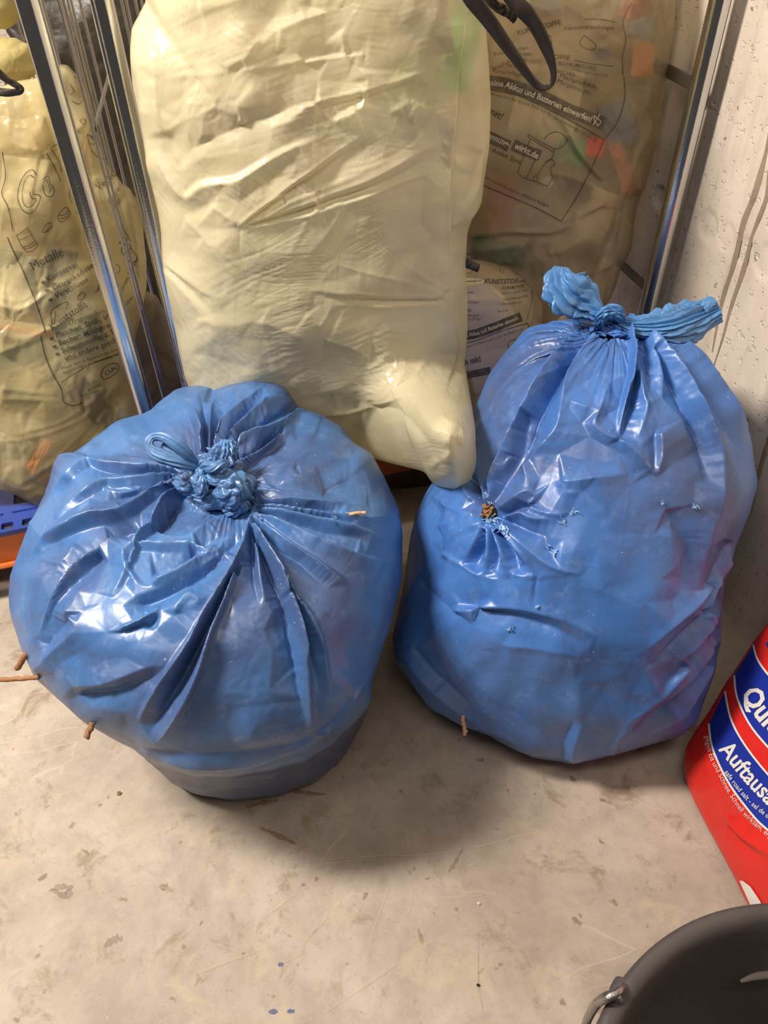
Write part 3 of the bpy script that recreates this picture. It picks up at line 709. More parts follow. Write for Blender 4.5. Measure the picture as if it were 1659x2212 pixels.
bagL = empty('blue_refuse_sack', (-.04, .98, 0), 'squat blue plastic refuse sack with crumpled knot on top, on the floor at left', 'bag')
V, Fc, nu = lathe_bag(-.04, .985, [(0, .235), (.03, .258), (.10, .268), (.20, .295), (.29, .345), (.37, .368), (.45, .352), (.53, .29), (.565, .20), (.57, .12), (.555, .05), (.55, .008)], PL, (440, 1250), FL, (500, 1050, .009, 100, 20), seed=1, crump=.4, gain=1.55)
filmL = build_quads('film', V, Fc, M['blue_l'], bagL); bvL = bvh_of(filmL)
def hit(bv, u, v, off=0.):
    d = Vector(ray(u, v)).normalized(); h = bv.ray_cast(Vector(CAM), d)
    return np.array(h[0]-d*off) if h[0] is not None else None
def px_path(bv, pts, lift):
    """3-D path standing 'lift' metres in front of the surface seen at those pixels"""
    out = []; last = None
    for k, (u, v) in enumerate(pts):
        l = lift[k] if isinstance(lift, (list, tuple)) else lift
        p = hit(bv, u, v, l)
        if p is None: p = last
        out.append(p); last = p
    return np.array(out)
def at_depth(pts, dep):
    pts = np.array(pts, float); dep = np.broadcast_to(np.array(dep, float), (len(pts),)); return unproj(pts, dep)
vd = RM@[0, 0, 1]      # towards the scene
def depth_of(P): return float((P-CAM)@vd)
dk = depth_of(hit(bvL, 560, 1060))
def film_tube(name, pts, rads_px, dep, mat, root, flat=.55, pleat=14, amp=.55, twist=1.2, seed=0, nu=110, nv=110, crumple=.3, ns=4., caps=True):
    P = at_depth(pts, dep); r = np.array(rads_px)*np.mean(dep)/F
    V, Fc = sweep(P, list(r), nu, nv, flat, pleat, amp, twist, seed, updir=tuple(-vd+np.array([.01, .02, .03])), crumple=crumple, ns=ns, caps=caps)
    return part(name, V, Fc if isinstance(Fc, list) else Fc, mat, root)
K = M['blue_knot']
# the knot: throat, twisted loops and two tied ends
dk -= .012
film_tube('gathered_neck', [(505, 1090), (500, 1062), (480, 1035), (462, 1010), (466, 985)], [40, 44, 36, 30, 24], dk+.02, K, bagL, flat=.7, pleat=14, amp=.5, twist=.8, crumple=.5, ns=6, seed=2)
film_tube('gathered_neck', [(462, 1010), (478, 992), (490, 968), (492, 950)], [26, 30, 24, 14], dk+.01, K, bagL, flat=.7, pleat=12, amp=.5, twist=.5, crumple=.5, ns=6, seed=9)
def lump(name, u, v, ru, rv, dep, mat, root, seed=0, tilt=0., thick=.8, n=2.7):
    """a wad of knotted film: creased facets that swirl into the knot"""
    nu, nv = 150, 110; th = np.linspace(0, 2*np.pi, nu, endpoint=False); ph = np.linspace(.02, np.pi-.02, nv); T_, P_ = np.meshgrid(th, ph)
    x = np.cos(T_)*np.sin(P_); y = np.sin(T_)*np.sin(P_); z = -np.cos(P_)
    sw = 1.1*(1-np.hypot(x, y)); xs = x*np.cos(sw)-y*np.sin(sw); ys = x*np.sin(sw)+y*np.cos(sw)
    f1, f2, _h = worley(xs*n*.55+seed*3.1+z*.6, ys*n*.8+seed*1.7-z*.5, seed); g1, g2, _h = worley(xs*n*1.5+seed, ys*n*1.1+z+7, seed+3)
    rr = 1+.34*(f2-f1-.35)+.05*(g2-g1-.3)+.16*gn(xs*1.5+seed, ys*1.5, seed)
    c, s_ = math.cos(tilt), math.sin(tilt); X_ = (x*c*ru-y*s_*rv)*rr; Y_ = (x*s_*ru+y*c*rv)*rr; m = dep/F
    V = unproj(np.stack([u+X_.ravel(), v+Y_.ravel()], 1), dep+(z*rr).ravel()*thick*min(ru, rv)*m)
    return part(name, V, grid_faces(nu, nv), mat, root)
lump('knot', 496, 1056, 40, 44, dk-.022, K, bagL, 1, .3)
lump('knot', 458, 1080, 40, 24, dk-.008, K, bagL, 2, .15)
lump('knot', 508, 1092, 30, 26, dk-.006, K, bagL, 3, -.4)
lump('gathered_neck', 405, 1046, 30, 26, dk+.012, K, bagL, 6, .2)
lump('knot', 432, 1040, 19, 36, dk-.028, K, bagL, 4, -.1)
lump('knot', 466, 1034, 26, 18, dk-.030, K, bagL, 5, .5)
film_tube('knot', [(436, 1005), (456, 1010), (476, 1004), (492, 1000)], [9, 12, 12, 8], [dk-.03, dk-.045, dk-.045, dk-.03], K, bagL, flat=.8, pleat=5, amp=.3, twist=2.5, crumple=.6, ns=5, seed=6, nu=60, nv=50)
film_tube('tied_loop', [(425, 1010), (395, 1000), (360, 990), (333, 978), (321, 960), (330, 944), (352, 945), (380, 962), (405, 985), (422, 1002)],
          [8, 12, 14, 13, 9, 8, 9, 13, 14, 8], [dk-.03, dk-.045, dk-.05, dk-.05, dk-.05, dk-.05, dk-.055, dk-.055, dk-.045, dk-.03], K, bagL, flat=.45, pleat=12, amp=.6, twist=.6, seed=7, nu=70, nv=170)
film_tube('tied_loop', [(420, 1005), (395, 985), (368, 970), (350, 960)], [10, 15, 13, 5], [dk-.03, dk-.04, dk-.04, dk-.04], K, bagL, flat=.35, pleat=14, amp=.7, twist=.3, seed=8, nu=70, nv=80)
def shred(name, spots, bv, mat, root, n=9, r=9, seed=0):
    """little torn strips of film standing off the surface"""
    rnd = random.Random(seed); V = []; Fc = []
    for (u, v, rr) in spots:
        for k in range(n):
            a = rnd.random()*6.28; l = rr*(.5+rnd.random()); u0 = u+rnd.uniform(-rr, rr)*.5; v0 = v+rnd.uniform(-rr, rr)*.5
            pts = [(u0, v0), (u0+l*.5*math.cos(a)+rnd.uniform(-2, 2), v0+l*.5*math.sin(a)), (u0+l*math.cos(a+.5), v0+l*math.sin(a+.5))]
            w = 1.6+rnd.random()*1.6; b = len(V)
            for i, (x, y) in enumerate(pts):
                p = hit(bv, x, y, .002+.004*i*rnd.random())
                if p is None: p = np.array(V[-1]) if V else np.zeros(3)
                q = hit(bv, x-w*math.sin(a), y+w*math.cos(a), .002+.004*i*rnd.random())
                if q is None: q = p+.001
                V += [tuple(p), tuple(q)]
            Fc += [(b, b+1, b+3, b+2), (b+2, b+3, b+5, b+4)]
    Fc = [f for f in Fc if max(np.linalg.norm(np.array(V[f[a]])-V[f[a-1]]) for a in range(4)) < .03]
    o = mesh_obj(name, V, Fc, mat, None, False); root_offset(o, root); tag(o, kind='stuff'); return o
M['torn'] = simple('torn_stretched_film', (.34, .55, .85), .35)
shred('torn_edge', [(73, 1463, 9), (722, 1117, 7), (193, 1570, 10)], bvL, M['torn'], bagL, 8, seed=2)
# twigs that pierce the film
def twig(label, p0, p1, r, mat, knots=(), group=None):
    p0 = np.array(p0); p1 = np.array(p1); n = 14; t = np.linspace(0, 1, n)[:, None]
    w = np.cumsum(np.random.RandomState(int(abs(p0[0])*1e4)).randn(n, 3), 0)*.0006; P = p0+(p1-p0)*t+w
    rad = [r*(1+.12*math.sin(9*k)+(.45 if k in knots else 0)) for k in range(n)]
    V, Fc = sweep(P, rad, 12, 40); o = mesh_obj('twig', V, Fc, mat); tag(o, label, 'twig', group); return o
a = hit(bvL, 718, 1113, -.01); b = hit(bvL, 788, 1110, .022)
twig('pale jointed twig sticking out of the right side of the squat blue sack', a, b, .0028, M['palewood'], (5,))
e1 = hit(bvL, 85, 1461); twig('brown twig poking out level from the left edge of the squat blue sack', e1, at_depth([(-45, 1466)], depth_of(e1)+.02)[0], .0036, M['wood'])
e2 = hit(bvL, 70, 1400); twig('short dark twig behind the left edge of the squat blue sack', e2+np.array([0, .02, -.01]), at_depth([(34, 1437)], depth_of(e2)+.05)[0], .0048, M['wood'])
e3 = hit(bvL, 200, 1560); twig('broken twig end poking through the lower left of the squat blue sack', e3, at_depth([(184, 1592)], depth_of(e3)-.005)[0], .0045, M['wood'])

# ================================================================== RIGHT BLUE BAG
FR = [
 (15, 7, 34, [(1290, 704), (1262, 712), (1225, 748), (1196, 784), (1165, 835), (1145, 877), (1120, 930), (1107, 961), (1080, 1020), (1063, 1072)][::-1]),
 (-12, 12, 10, [(1265, 735), (1225, 790), (1190, 845), (1160, 900), (1135, 960), (1100, 1030), (1070, 1085)]),
 (9, 20, 10, [(1263, 704), (1213, 709), (1141, 726), (1099, 756)]),
 (-6, 12, 10, [(1260, 715), (1213, 745), (1150, 775), (1110, 800)]),
 (9, 14, 22, [(1300, 712), (1262, 760), (1230, 810), (1217, 864), (1204, 928), (1160, 975), (1133, 999)]),
 (6, 14, 14, [(1133, 999), (1142, 1030), (1156, 1060)]),
 (15, 36, 5, [(1350, 690), (1362, 735), (1366, 775), (1360, 826), (1345, 880), (1337, 940)]),
 (-12, 8, 14, [(1368, 720), (1376, 790), (1366, 850), (1350, 905), (1345, 950)]),
 (8, 8, 12, [(1375, 800), (1385, 860), (1392, 885), (1373, 961)]),
 (7, 14, 14, [(1314, 830), (1298, 880), (1284, 923), (1335, 953), (1375, 962), (1419, 932)]),
 (7, 18, 6, [(1419, 932), (1424, 980), (1419, 1029)]),
 (6, 10, 12, [(1335, 953), (1380, 990), (1419, 1029)]),
 (8, 9, 10, [(1124, 932), (1110, 985), (1086, 1041)]), (-8, 9, 9, [(1140, 900), (1120, 975), (1092, 1040)]),
 (7, 9, 16, [(1213, 1041), (1240, 1040), (1289, 1033), (1360, 1022)]), (5, 10, 10, [(1213, 1041), (1225, 1066), (1260, 1062)]),
 (12, 10, 20, [(1385, 715), (1430, 760), (1466, 814), (1508, 898), (1541, 982), (1546, 1088), (1531, 1148), (1506, 1276)]),
 (-9, 10, 8, [(1380, 720), (1440, 800), (1480, 880), (1515, 960), (1530, 1040)]),
 (10, 9, 20, [(1400, 712), (1460, 745), (1516, 793), (1571, 877), (1617, 961), (1632, 1040)]),
 (-8, 9, 8, [(1400, 720), (1455, 770), (1500, 830), (1550, 900), (1590, 970)]),
 (8, 10, 14, [(1395, 705), (1450, 718), (1508, 735), (1545, 780)]),
 (-8, 10, 10, [(1375, 712), (1395, 770), (1405, 840)]), (7, 10, 10, [(1385, 712), (1418, 780), (1430, 860)]),
 (1.9, 2.5, 2.5, [(1373, 776), (1373, 870), (1371, 953), (1368, 1005), (1350, 1120), (1329, 1227), (1294, 1385), (1250, 1500), (1225, 1622)]),
 # star of tension folds round the tear
 (-6, 20, 20, [(1050, 1110), (1062, 1125), (1075, 1135)]),
 (9, 9, 14, [(1057, 1128), (1010, 1150), (975, 1170), (958, 1192)]), (8, 8, 8, [(1040, 1115), (1000, 1112), (963, 1090), (968, 1070)]),
 (7, 9, 9, [(950, 1140), (985, 1135), (958, 1192)]),
 (9, 9, 9, [(1055, 1135), (1032, 1180), (1008, 1222)]), (-8, 9, 9, [(1052, 1140), (1036, 1185), (1025, 1230)]),
 (9, 9, 9, [(1060, 1140), (1060, 1190), (1050, 1247)]), (-7, 9, 9, [(1063, 1140), (1072, 1190), (1072, 1240)]),
 (10, 9, 9, [(1066, 1138), (1085, 1180), (1099, 1251)]), (-8, 9, 9, [(1075, 1140), (1105, 1190), (1125, 1235)]),
 (10, 9, 10, [(1075, 1135), (1115, 1180), (1160, 1243)]), (9, 9, 10, [(1085, 1130), (1140, 1180), (1190, 1220), (1255, 1243)]),
 (6, 8, 8, [(958, 1192), (985, 1212), (1008, 1222), (1050, 1247), (1099, 1251)]), (5, 8, 8, [(1110, 1240), (1160, 1243), (1200, 1238), (1255, 1243)]),
 (9, 8, 8, [(1057, 1095), (1050, 1050), (1032, 1022)]), (-8, 8, 8, [(1048, 1095), (1030, 1050), (1010, 1030)]), (8, 8, 8, [(1030, 1085), (1010, 1050), (1018, 1020)]),
 (10, 9, 8, [(1063, 1090), (1085, 1030), (1110, 985)]),
 (8, 10, 10, [(1080, 1105), (1120, 1075), (1150, 1062), (1165, 1080)]), (-7, 9, 9, [(1085, 1115), (1130, 1095), (1160, 1090)]),
 (8, 8, 10, [(1090, 1120), (1130, 1108), (1150, 1120), (1215, 1123)]), (6, 8, 8, [(1141, 1085), (1160, 1100), (1200, 1112), (1230, 1108)]),
 (-5, 8, 8, [(1095, 1125), (1150, 1150), (1185, 1160)]),
 (-6, 26, 20, [(988, 1306), (1087, 1325), (1186, 1355), (1274, 1395)]), (6, 16, 26, [(980, 1320), (1090, 1310), (1200, 1330), (1290, 1375)]),
 (-5, 18, 18, [(900, 1250), (960, 1310), (1020, 1350)]), (4, 12, 12, [(1090, 1390), (1180, 1400), (1260, 1420)]),
 (6, 8, 12, [(1540, 1260), (1500, 1310), (1440, 1360), (1400, 1400)]), (-6, 8, 8, [(1545, 1290), (1510, 1345), (1450, 1400), (1390, 1450)]),
 (6, 8, 10, [(1550, 1320), (1510, 1380), (1460, 1430)]), (-5, 8, 8, [(1552, 1350), (1500, 1420), (1440, 1480)]), (5, 7, 9, [(1550, 1380), (1500, 1450), (1450, 1510)]),
 (7, 12, 16, [(1600, 1180), (1560, 1230), (1530, 1300), (1540, 1400)]), (-6, 9, 9, [(1585, 1170), (1545, 1240), (1515, 1330)]),
 (5, 8, 10, [(1540, 1430), (1480, 1530), (1400, 1590)]), (-5, 8, 8, [(1520, 1440), (1450, 1520), (1370, 1580)]), (5, 8, 8, [(1490, 1430), (1420, 1510), (1350, 1560), (1310, 1610)]),
 (5, 8, 8, [(880, 1420), (930, 1480), (1000, 1540), (1060, 1580)]), (-4, 7, 7, [(890, 1400), (950, 1470), (1020, 1530)]), (5, 8, 8, [(1020, 1560), (1080, 1580), (1140, 1620), (1165, 1640)]),
 (5, 8, 8, [(1235, 1648), (1240, 1600), (1260, 1560)]), (-4, 8, 8, [(1215, 1640), (1225, 1590), (1245, 1550)]), (5, 8, 8, [(1320, 1630), (1340, 1580), (1400, 1540)]),
 (-6, 22, 22, [(1440, 1100), (1490, 1180), (1470, 1280)]),
]
PR = [(1320, 696), (1255, 698), (1213, 705), (1180, 712), (1140, 725), (1090, 760), (1055, 810), (1030, 870), (992, 945), (955, 1010), (922, 1060), (900, 1105), (886, 1160), (872, 1260), (848, 1370), (850, 1420), (890, 1480), (930, 1530), (1000, 1570), (1060, 1590), (1110, 1620), (1160, 1638), (1235, 1650), (1300, 1638), (1400, 1610), (1470, 1590), (1510, 1550), (1545, 1450), (1558, 1380), (1562, 1250), (1590, 1180), (1620, 1110), (1638, 1045), (1622, 960), (1590, 870), (1550, 800), (1500, 745), (1440, 715), (1380, 702)]
bagR = empty('blue_refuse_sack', (.62, .93, 0), 'tall blue refuse sack with a torn hole and two tied ears, against concrete wall', 'bag')
V, Fc, nu = lathe_bag(.61, .91, [(0, .22), (.05, .27), (.14, .325), (.27, .345), (.40, .34), (.50, .30), (.585, .23), (.65, .15), (.69, .08), (.705, .03), (.71, .006)], PR, (1260, 1180), FR, (1325, 705, .009, 90, 16), seed=11, lean=(.03, .06), crump=.3, gain=1.7)
V[:, 0] = np.minimum(V[:, 0], WX-.006+.0*V[:, 1])
filmR = build_quads('film', V, Fc, M['blue_r'], bagR); bvR = bvh_of(filmR)
dR = depth_of(hit(bvR, 1325, 712))-.01
film_tube('knot', [(1292, 712), (1296, 690), (1312, 674), (1334, 680), (1342, 705)], [8, 15, 19, 16, 8], [dR, dR-.025, dR-.035, dR-.03, dR], K, bagR, flat=.8, pleat=5, amp=.3, twist=1., crumple=.6, ns=5, seed=21)
film_tube('gathered_neck', [(1322, 735), (1324, 705), (1322, 686)], [52, 32, 18], dR+.004, M['blue_r'], bagR, flat=.8, pleat=8, amp=.5, twist=.3, crumple=.5, ns=6, seed=22)
film_tube('tied_ear', [(1303, 694), (1285, 676), (1258, 655), (1232, 630), (1216, 600), (1218, 578)], [7, 22, 42, 48, 38, 10], [dR-.02, dR-.02, dR-.02, dR-.03, dR-.03, dR-.03], K, bagR, flat=.5, pleat=9, amp=.5, twist=.3, seed=23, nu=180, nv=150, crumple=.45, ns=5)
film_tube('tied_ear', [(1338, 694), (1370, 703), (1410, 706), (1450, 703), (1490, 692), (1525, 680), (1552, 670)], [7, 17, 26, 32, 34, 29, 22], [dR-.02, dR-.02, dR-.02, dR-.02, dR-.01, dR, dR], K, bagR, flat=.5, pleat=17, amp=.75, twist=.5, seed=24, nu=200, nv=170, crumple=.35, ns=5)
film_tube('tied_ear', [(1520, 668), (1535, 658), (1548, 650)], [12, 9, 2], [dR-.01, dR-.012, dR-.012], K, bagR, flat=.3, pleat=9, amp=.7, twist=.3, seed=25, nu=60, nv=50)
shred('torn_edge', [(1066, 1123, 14), (1088, 1136, 13), (1052, 1122, 10), (1062, 1085, 6), (1238, 1107, 8), (1214, 1126, 8), (1196, 1194, 7), (1183, 1180, 4), (1102, 1360, 7), (1431, 1085, 4), (1503, 1095, 6), (1160, 1310, 4)], bvR, M['torn'], bagR, 10, seed=5)
M['hole'] = simple('dark_inside', (.012, .008, .006), .9)
pr = Print().poly([(1040, 1106), (1048, 1090), (1060, 1086), (1072, 1098), (1074, 1112), (1066, 1121), (1050, 1124), (1042, 1116)], 6); pr.lay('torn_hole', bvR, M['hole'], bagR, .0022)
rnd = random.Random(4)
for k in range(11):
    a = rnd.random()*6.28; c0 = (1057+rnd.uniform(-11, 11), 1105+rnd.uniform(-12, 12)); l = rnd.uniform(8, 17)
    p = hit(bvR, c0[0]-l*.5*math.cos(a), c0[1]-l*.5*math.sin(a), .001); q = hit(bvR, c0[0]+l*math.cos(a)*.6, c0[1]+l*math.sin(a)*.6, .004+.006*rnd.random())
    twig('dry brown twig tip crowded in the torn hole of the tall blue sack', p, q, .0016+.0012*rnd.random(), M['wood'], (4,), 'twig tips in the torn hole')
e = hit(bvR, 1000, 1545); twig('short forked twig poking down below the tall blue sack', e, at_depth([(1001, 1588)], depth_of(e)+.005)[0], .0035, M['palewood'], (10,))

# ================================================================== CREAM BAG
FC = [
 (11, 10, 30, [(341, 324), (365, 375), (402, 423), (440, 400), (515, 386), (600, 335), (680, 300), (741, 287)]),
 (-8, 26, 20, [(412, 322), (515, 275), (600, 245), (656, 226), (760, 215)]),
 (9, 8, 8, [(515, 489), (560, 450), (609, 423), (689, 412)]), (9, 7, 9, [(515, 489), (600, 420), (700, 350), (797, 282)]), (-7, 7, 7, [(530, 482), (620, 415), (720, 350), (800, 300)]),
 (8, 7, 8, [(515, 489), (640, 430), (750, 385), (844, 338)]), (8, 7, 8, [(517, 489), (660, 440), (800, 385), (900, 330), (962, 300)]), (-6, 7, 7, [(530, 490), (680, 445), (820, 395), (960, 330)]),
 (7, 7, 8, [(517, 491), (640, 470), (727, 445), (850, 400), (985, 353)]), (6, 7, 7, [(520, 493), (620, 480), (700, 470)]), (8, 9, 9, [(455, 440), (500, 470), (515, 489)]), (6, 12, 12, [(515, 489), (475, 440), (480, 400)]),
 (6, 9, 9, [(689, 412), (680, 450), (650, 500), (620, 560)]), (6, 10, 10, [(700, 450), (740, 440), (700, 510), (650, 565)]),
 (6, 8, 8, [(525, 268), (515, 240), (508, 218)]), (4, 5, 5, [(336, 169), (420, 163), (515, 155)]), (5, 7, 7, [(515, 155), (610, 140), (703, 127), (835, 108)]),
 (4, 6, 6, [(402, 259), (450, 240), (487, 207)]), (7, 10, 14, [(660, 228), (750, 205), (860, 175), (962, 138)]), (-6, 9, 9, [(680, 240), (770, 215), (880, 182)]),
 (8, 9, 9, [(720, 262), (775, 235), (785, 210), (790, 175)]), (6, 8, 8, [(735, 65), (745, 110), (760, 140)]), (6, 9, 9, [(785, 150), (790, 190), (770, 240)]),
 (7, 9, 9, [(840, 245), (880, 222), (896, 215)]), (7, 9, 9, [(880, 260), (892, 232), (887, 214)]), (-5, 15, 15, [(640, 140), (700, 120), (790, 115)]),
 (6, 10, 10, [(485, 145), (530, 125), (560, 90), (600, 120)]), (6, 10, 10, [(520, 140), (545, 100), (550, 80)]), (5, 20, 20, [(430, 20), (500, 5), (560, -20)]), (6, 12, 12, [(600, 65), (660, 40), (735, 20)]),
 (7, 8, 8, [(340, 220), (352, 260), (362, 280), (355, 240)]), (7, 14, 10, [(285, 60), (330, 100), (345, 180), (335, 260)]),
 (12, 4, 5, [(1000, 30), (991, 85), (984, 150), (981, 212), (972, 320), (962, 423), (968, 500), (971, 564), (976, 650), (979, 771), (960, 840), (941, 887)]),
 (-8, 5, 9, [(1010, 30), (1000, 85), (992, 212), (980, 423), (980, 564), (988, 700), (990, 771), (968, 850)]),
 (10, 5, 6, [(941, 887), (965, 905), (992, 925), (994, 975), (992, 1030), (1012, 1046)]), (8, 10, 10, [(1000, 800), (1012, 870), (1020, 930)]),
 (6, 7, 7, [(962, 644), (850, 640), (730, 632), (610, 622)]), (6, 7, 7, [(962, 640), (880, 610), (800, 590), (703, 566)]), (6, 7, 7, [(965, 650), (860, 660), (700, 655)]), (6, 7, 7, [(968, 630), (900, 590), (860, 560)]), (-5, 7, 7, [(955, 648), (840, 650), (700, 642)]),
 (7, 7, 7, [(355, 569), (400, 600), (460, 640), (510, 645)]), (7, 7, 7, [(356, 572), (410, 640), (450, 700)]), (6, 7, 7, [(356, 574), (385, 640), (410, 720)]), (-5, 7, 7, [(357, 572), (400, 620), (455, 672)]),
 (6, 7, 7, [(400, 470), (450, 520), (510, 600), (555, 640)]), (6, 9, 9, [(435, 515), (470, 530), (500, 560), (535, 590)]),
 # sharp point low on the right, with its rays
 (10, 9, 9, [(800, 873), (760, 885), (720, 895), (680, 905)]), (9, 8, 8, [(802, 870), (850, 830), (885, 784)]), (8, 8, 8, [(804, 866), (845, 800), (862, 770)]), (8, 8, 8, [(800, 868), (785, 850), (788, 835)]), (8, 9, 9, [(806, 872), (870, 850), (920, 820)]),
 (6, 9, 9, [(790, 800), (820, 780), (840, 765), (880, 780)]), (6, 10, 10, [(770, 880), (740, 890), (710, 900)]), (-6, 12, 12, [(815, 880), (860, 890), (900, 930)]),
 (7, 8, 8, [(870, 905), (900, 950), (925, 990)]), (6, 8, 8, [(900, 870), (930, 920), (960, 930), (985, 950)]), (-6, 9, 9, [(880, 900), (930, 960), (950, 1000)]), (6, 7, 7, [(925, 1005), (960, 985), (985, 960)]), (6, 8, 8, [(700, 730), (760, 750), (800, 770)]),
 (6, 9, 9, [(560, 690), (640, 720), (700, 735)]), (5, 14, 14, [(430, 690), (500, 700), (560, 690)]), (5, 9, 9, [(640, 850), (720, 840), (790, 800)]), (6, 8, 8, [(660, 675), (690, 700), (720, 650)]), (-5, 20, 20, [(420, 760), (500, 790), (600, 800)]),
 (5, 8, 8, [(720, 700), (735, 735), (700, 750)]), (4, 10, 10, [(420, 850), (500, 870), (600, 900)]), (5, 6, 6, [(960, 700), (930, 760), (880, 840)]), (5, 6, 6, [(955, 660), (900, 720), (850, 790)]),
 (-5, 9, 9, [(1000, 440), (1020, 400), (1040, 330)]), (6, 9, 9, [(1000, 470), (1015, 420), (1030, 390), (1045, 290), (1030, 240)]),
]
PC = [(330, -380), (300, -200), (300, -60), (318, 0), (284, 58), (281, 110), (285, 180), (301, 250), (312, 315), (325, 390), (340, 450), (348, 500), (350, 560), (360, 610), (372, 680), (385, 750), (402, 820), (420, 870), (470, 900), (560, 920), (650, 920), (740, 960), (790, 973), (850, 988), (915, 1005), (922, 1026), (950, 1040), (1004, 1052), (1018, 1040), (1023, 990), (1020, 930), (1022, 922), (1010, 850), (996, 770), (1003, 700), (1003, 640), (998, 560), (1002, 480), (1015, 440), (1030, 420), (1048, 300), (1052, 200), (1046, 100), (1036, 0), (1030, -100), (1010, -300), (900, -400), (700, -430), (450, -420)]
pc = ony(700, 500, 1.36)
bagC = empty('cream_film_bag', tuple(ony(700, 930, 1.30)), 'large plain cream translucent plastic bag bulging out between the two blue sacks', 'bag')
V, Fc = pillow(PC, (0, 1.34, 0), (-.06, -1, .05), .175, .05, FC, nr=230, na=640, seed=31, power=.5, crump=.45, fine=1.6, center=(690, 480), gain=.75, streaks=[(-.42, .0009, 300, 12, 3), (-.28, .0007, 240, 7, 9), (.75, .0008, 160, 8, 5), (.05, .0007, 240, 8, 15)])
# the loose tail low on the right is pulled forward and lies on the tall blue sack
uvc, dpc = proj(V); tgt = depth_of(hit(bvR, 1030, 1030))-.045; tail = np.hypot(uvc[:, 0]-985, uvc[:, 1]-1000) < 25
mk = sm(760, 990, uvc[:, 0])*sm(760, 960, uvc[:, 1]); dz = max(0, np.median(dpc[tail])-tgt)
rays_ = V-CAM; rays_ /= np.linalg.norm(rays_, axis=1, keepdims=True); V = V-rays_*(dz*mk)[:, None]
# its lower edge sags over the blue sacks; the tail hangs forward
filmC = part('film', V, Fc, M['cream'], bagC); bvC = bvh_of(filmC)
# black drawstring loops tied near its top
def strap(name, pts, ys, widths, th, mat, root, n=90, twist=0.):
    P = catmull([ony(u, v, y) for (u, v), y in zip(pts, ys)], n); T = np.gradient(P, axis=0); T /= np.linalg.norm(T, axis=1, keepdims=True)
    w = np.interp(np.linspace(0, 1, n), np.linspace(0, 1, len(widths)), widths)/1300.
    V = []; s = np.linspace(0, 1, n)
    for i in range(n):
        toc = CAM-P[i]; toc /= np.linalg.norm(toc); a = np.cross(T[i], toc); a /= np.linalg.norm(a); b = np.cross(T[i], a)
        ang = twist*math.sin(7*s[i])+.5*gn(np.array([s[i]*8]), np.array([3.3]), 4)[0]; a, b = a*math.cos(ang)+b*math.sin(ang), b*math.cos(ang)-a*math.sin(ang)
        for k in range(12):
            t = 2*math.pi*k/12; V.append(P[i]+a*w[i]*math.cos(t)+b*(th+.25*w[i]*abs(math.cos(3*t+s[i]*9)))*math.sin(t))
    V = np.array(V); o = mesh_obj(name, V, grid_faces(12, n), mat)
    if root: root_offset(o, root)
    return o
strap('drawstring', [(990, -60), (1022, 0), (1060, 50), (1110, 120), (1148, 172), (1170, 189), (1187, 186), (1196, 165), (1188, 125), (1165, 70), (1138, 30), (1105, -5), (1070, -60)], [1.14]*13, [14, 15, 13, 10, 8, 6, 5, 6, 10, 13, 14, 13, 12], .0012, M['black'], bagC, 160, .3)
strap('drawstring', [(1040, -30), (1066, 8), (1085, 20), (1102, 28), (1116, 38)], [1.16]*5, [10, 8, 9, 10, 11], .0015, M['black'], bagC, 60, .2)
# ================================================================== PRINTED YELLOW SACKS ON THE RIGHT
def sack(label, outline, plane_p, plane_n, T, Tb, folds, mat, seed, foot, nr=110, na=380, crump=1.2, power=.5, center=None, fine=2.0):
    root = empty('yellow_printed_sack', foot, label, 'bag')
    V, Fc = pillow(outline, plane_p, plane_n, T, Tb, folds, nr=nr, na=na, seed=seed, crump=crump, power=power, center=center, fine=fine)
    f = part('film', V, Fc, mat, root); return root, f, bvh_of(f)
FP = [
 (8, 6, 12, [(1300, 390), (1250, 330), (1215, 265), (1190, 250)]), (8, 8, 8, [(1048, 145), (1110, 128), (1190, 125), (1250, 160), (1330, 215), (1375, 190)]), (-6, 10, 10, [(1060, 110), (1150, 75), (1250, 40)]),
 (7, 8, 8, [(1405, 190), (1385, 250), (1350, 330), (1330, 380)]), (7, 8, 8, [(1412, 250), (1380, 320), (1350, 400), (1335, 450)]), (8, 7, 7, [(1180, 370), (1240, 385), (1300, 410), (1290, 445), (1230, 470), (1130, 495)]),
 (6, 6, 6, [(1010, 505), (1100, 500), (1200, 495), (1290, 450)]), (6, 6, 6, [(1020, 540), (1120, 530), (1240, 510)]), (-5, 6, 6, [(1010, 520), (1110, 515), (1220, 500)]), (6, 7, 7, [(1180, 545), (1230, 530), (1280, 480)]),
 (6, 8, 8, [(1330, 560), (1250, 600), (1150, 590)]), (6, 8, 8, [(1110, 575), (1150, 620), (1175, 680)]), (6, 9, 9, [(1060, 560), (1130, 565), (1200, 550)]), (7, 8, 8, [(1365, 0), (1350, 40), (1340, 80), (1350, 160)]), (6, 8, 8, [(1300, 0), (1250, 30), (1350, 100), (1410, 60)]),
 (6, 8, 8, [(1120, 0), (1180, 20), (1240, 0)]), (5, 7, 7, [(1200, 640), (1260, 620), (1310, 600)]),
]
PP = [(980, -300), (1050, -400), (1200, -430), (1380, -400), (1440, -250), (1447, -80), (1443, 0), (1441, 55), (1430, 100), (1424, 150), (1415, 210), (1412, 250), (1400, 310), (1390, 360), (1372, 410), (1360, 440), (1352, 490), (1350, 530), (1338, 560), (1320, 590), (1312, 625), (1298, 655), (1270, 690), (1230, 740), (1180, 790), (1140, 720), (1090, 640), (1040, 600), (980, 590), (950, 500), (940, 200), (960, 0)]
bagP, filmP, bvP = sack('tall yellow printed sack full of mixed packaging, on the right behind the cream bag', PP, (0, 1.47, 0), (-.02, -1, .06), .13, .17, FP, M['yfilm2'], 41, tuple(ony(1190, 780, 1.47)), nr=140, na=460)
p = Print()
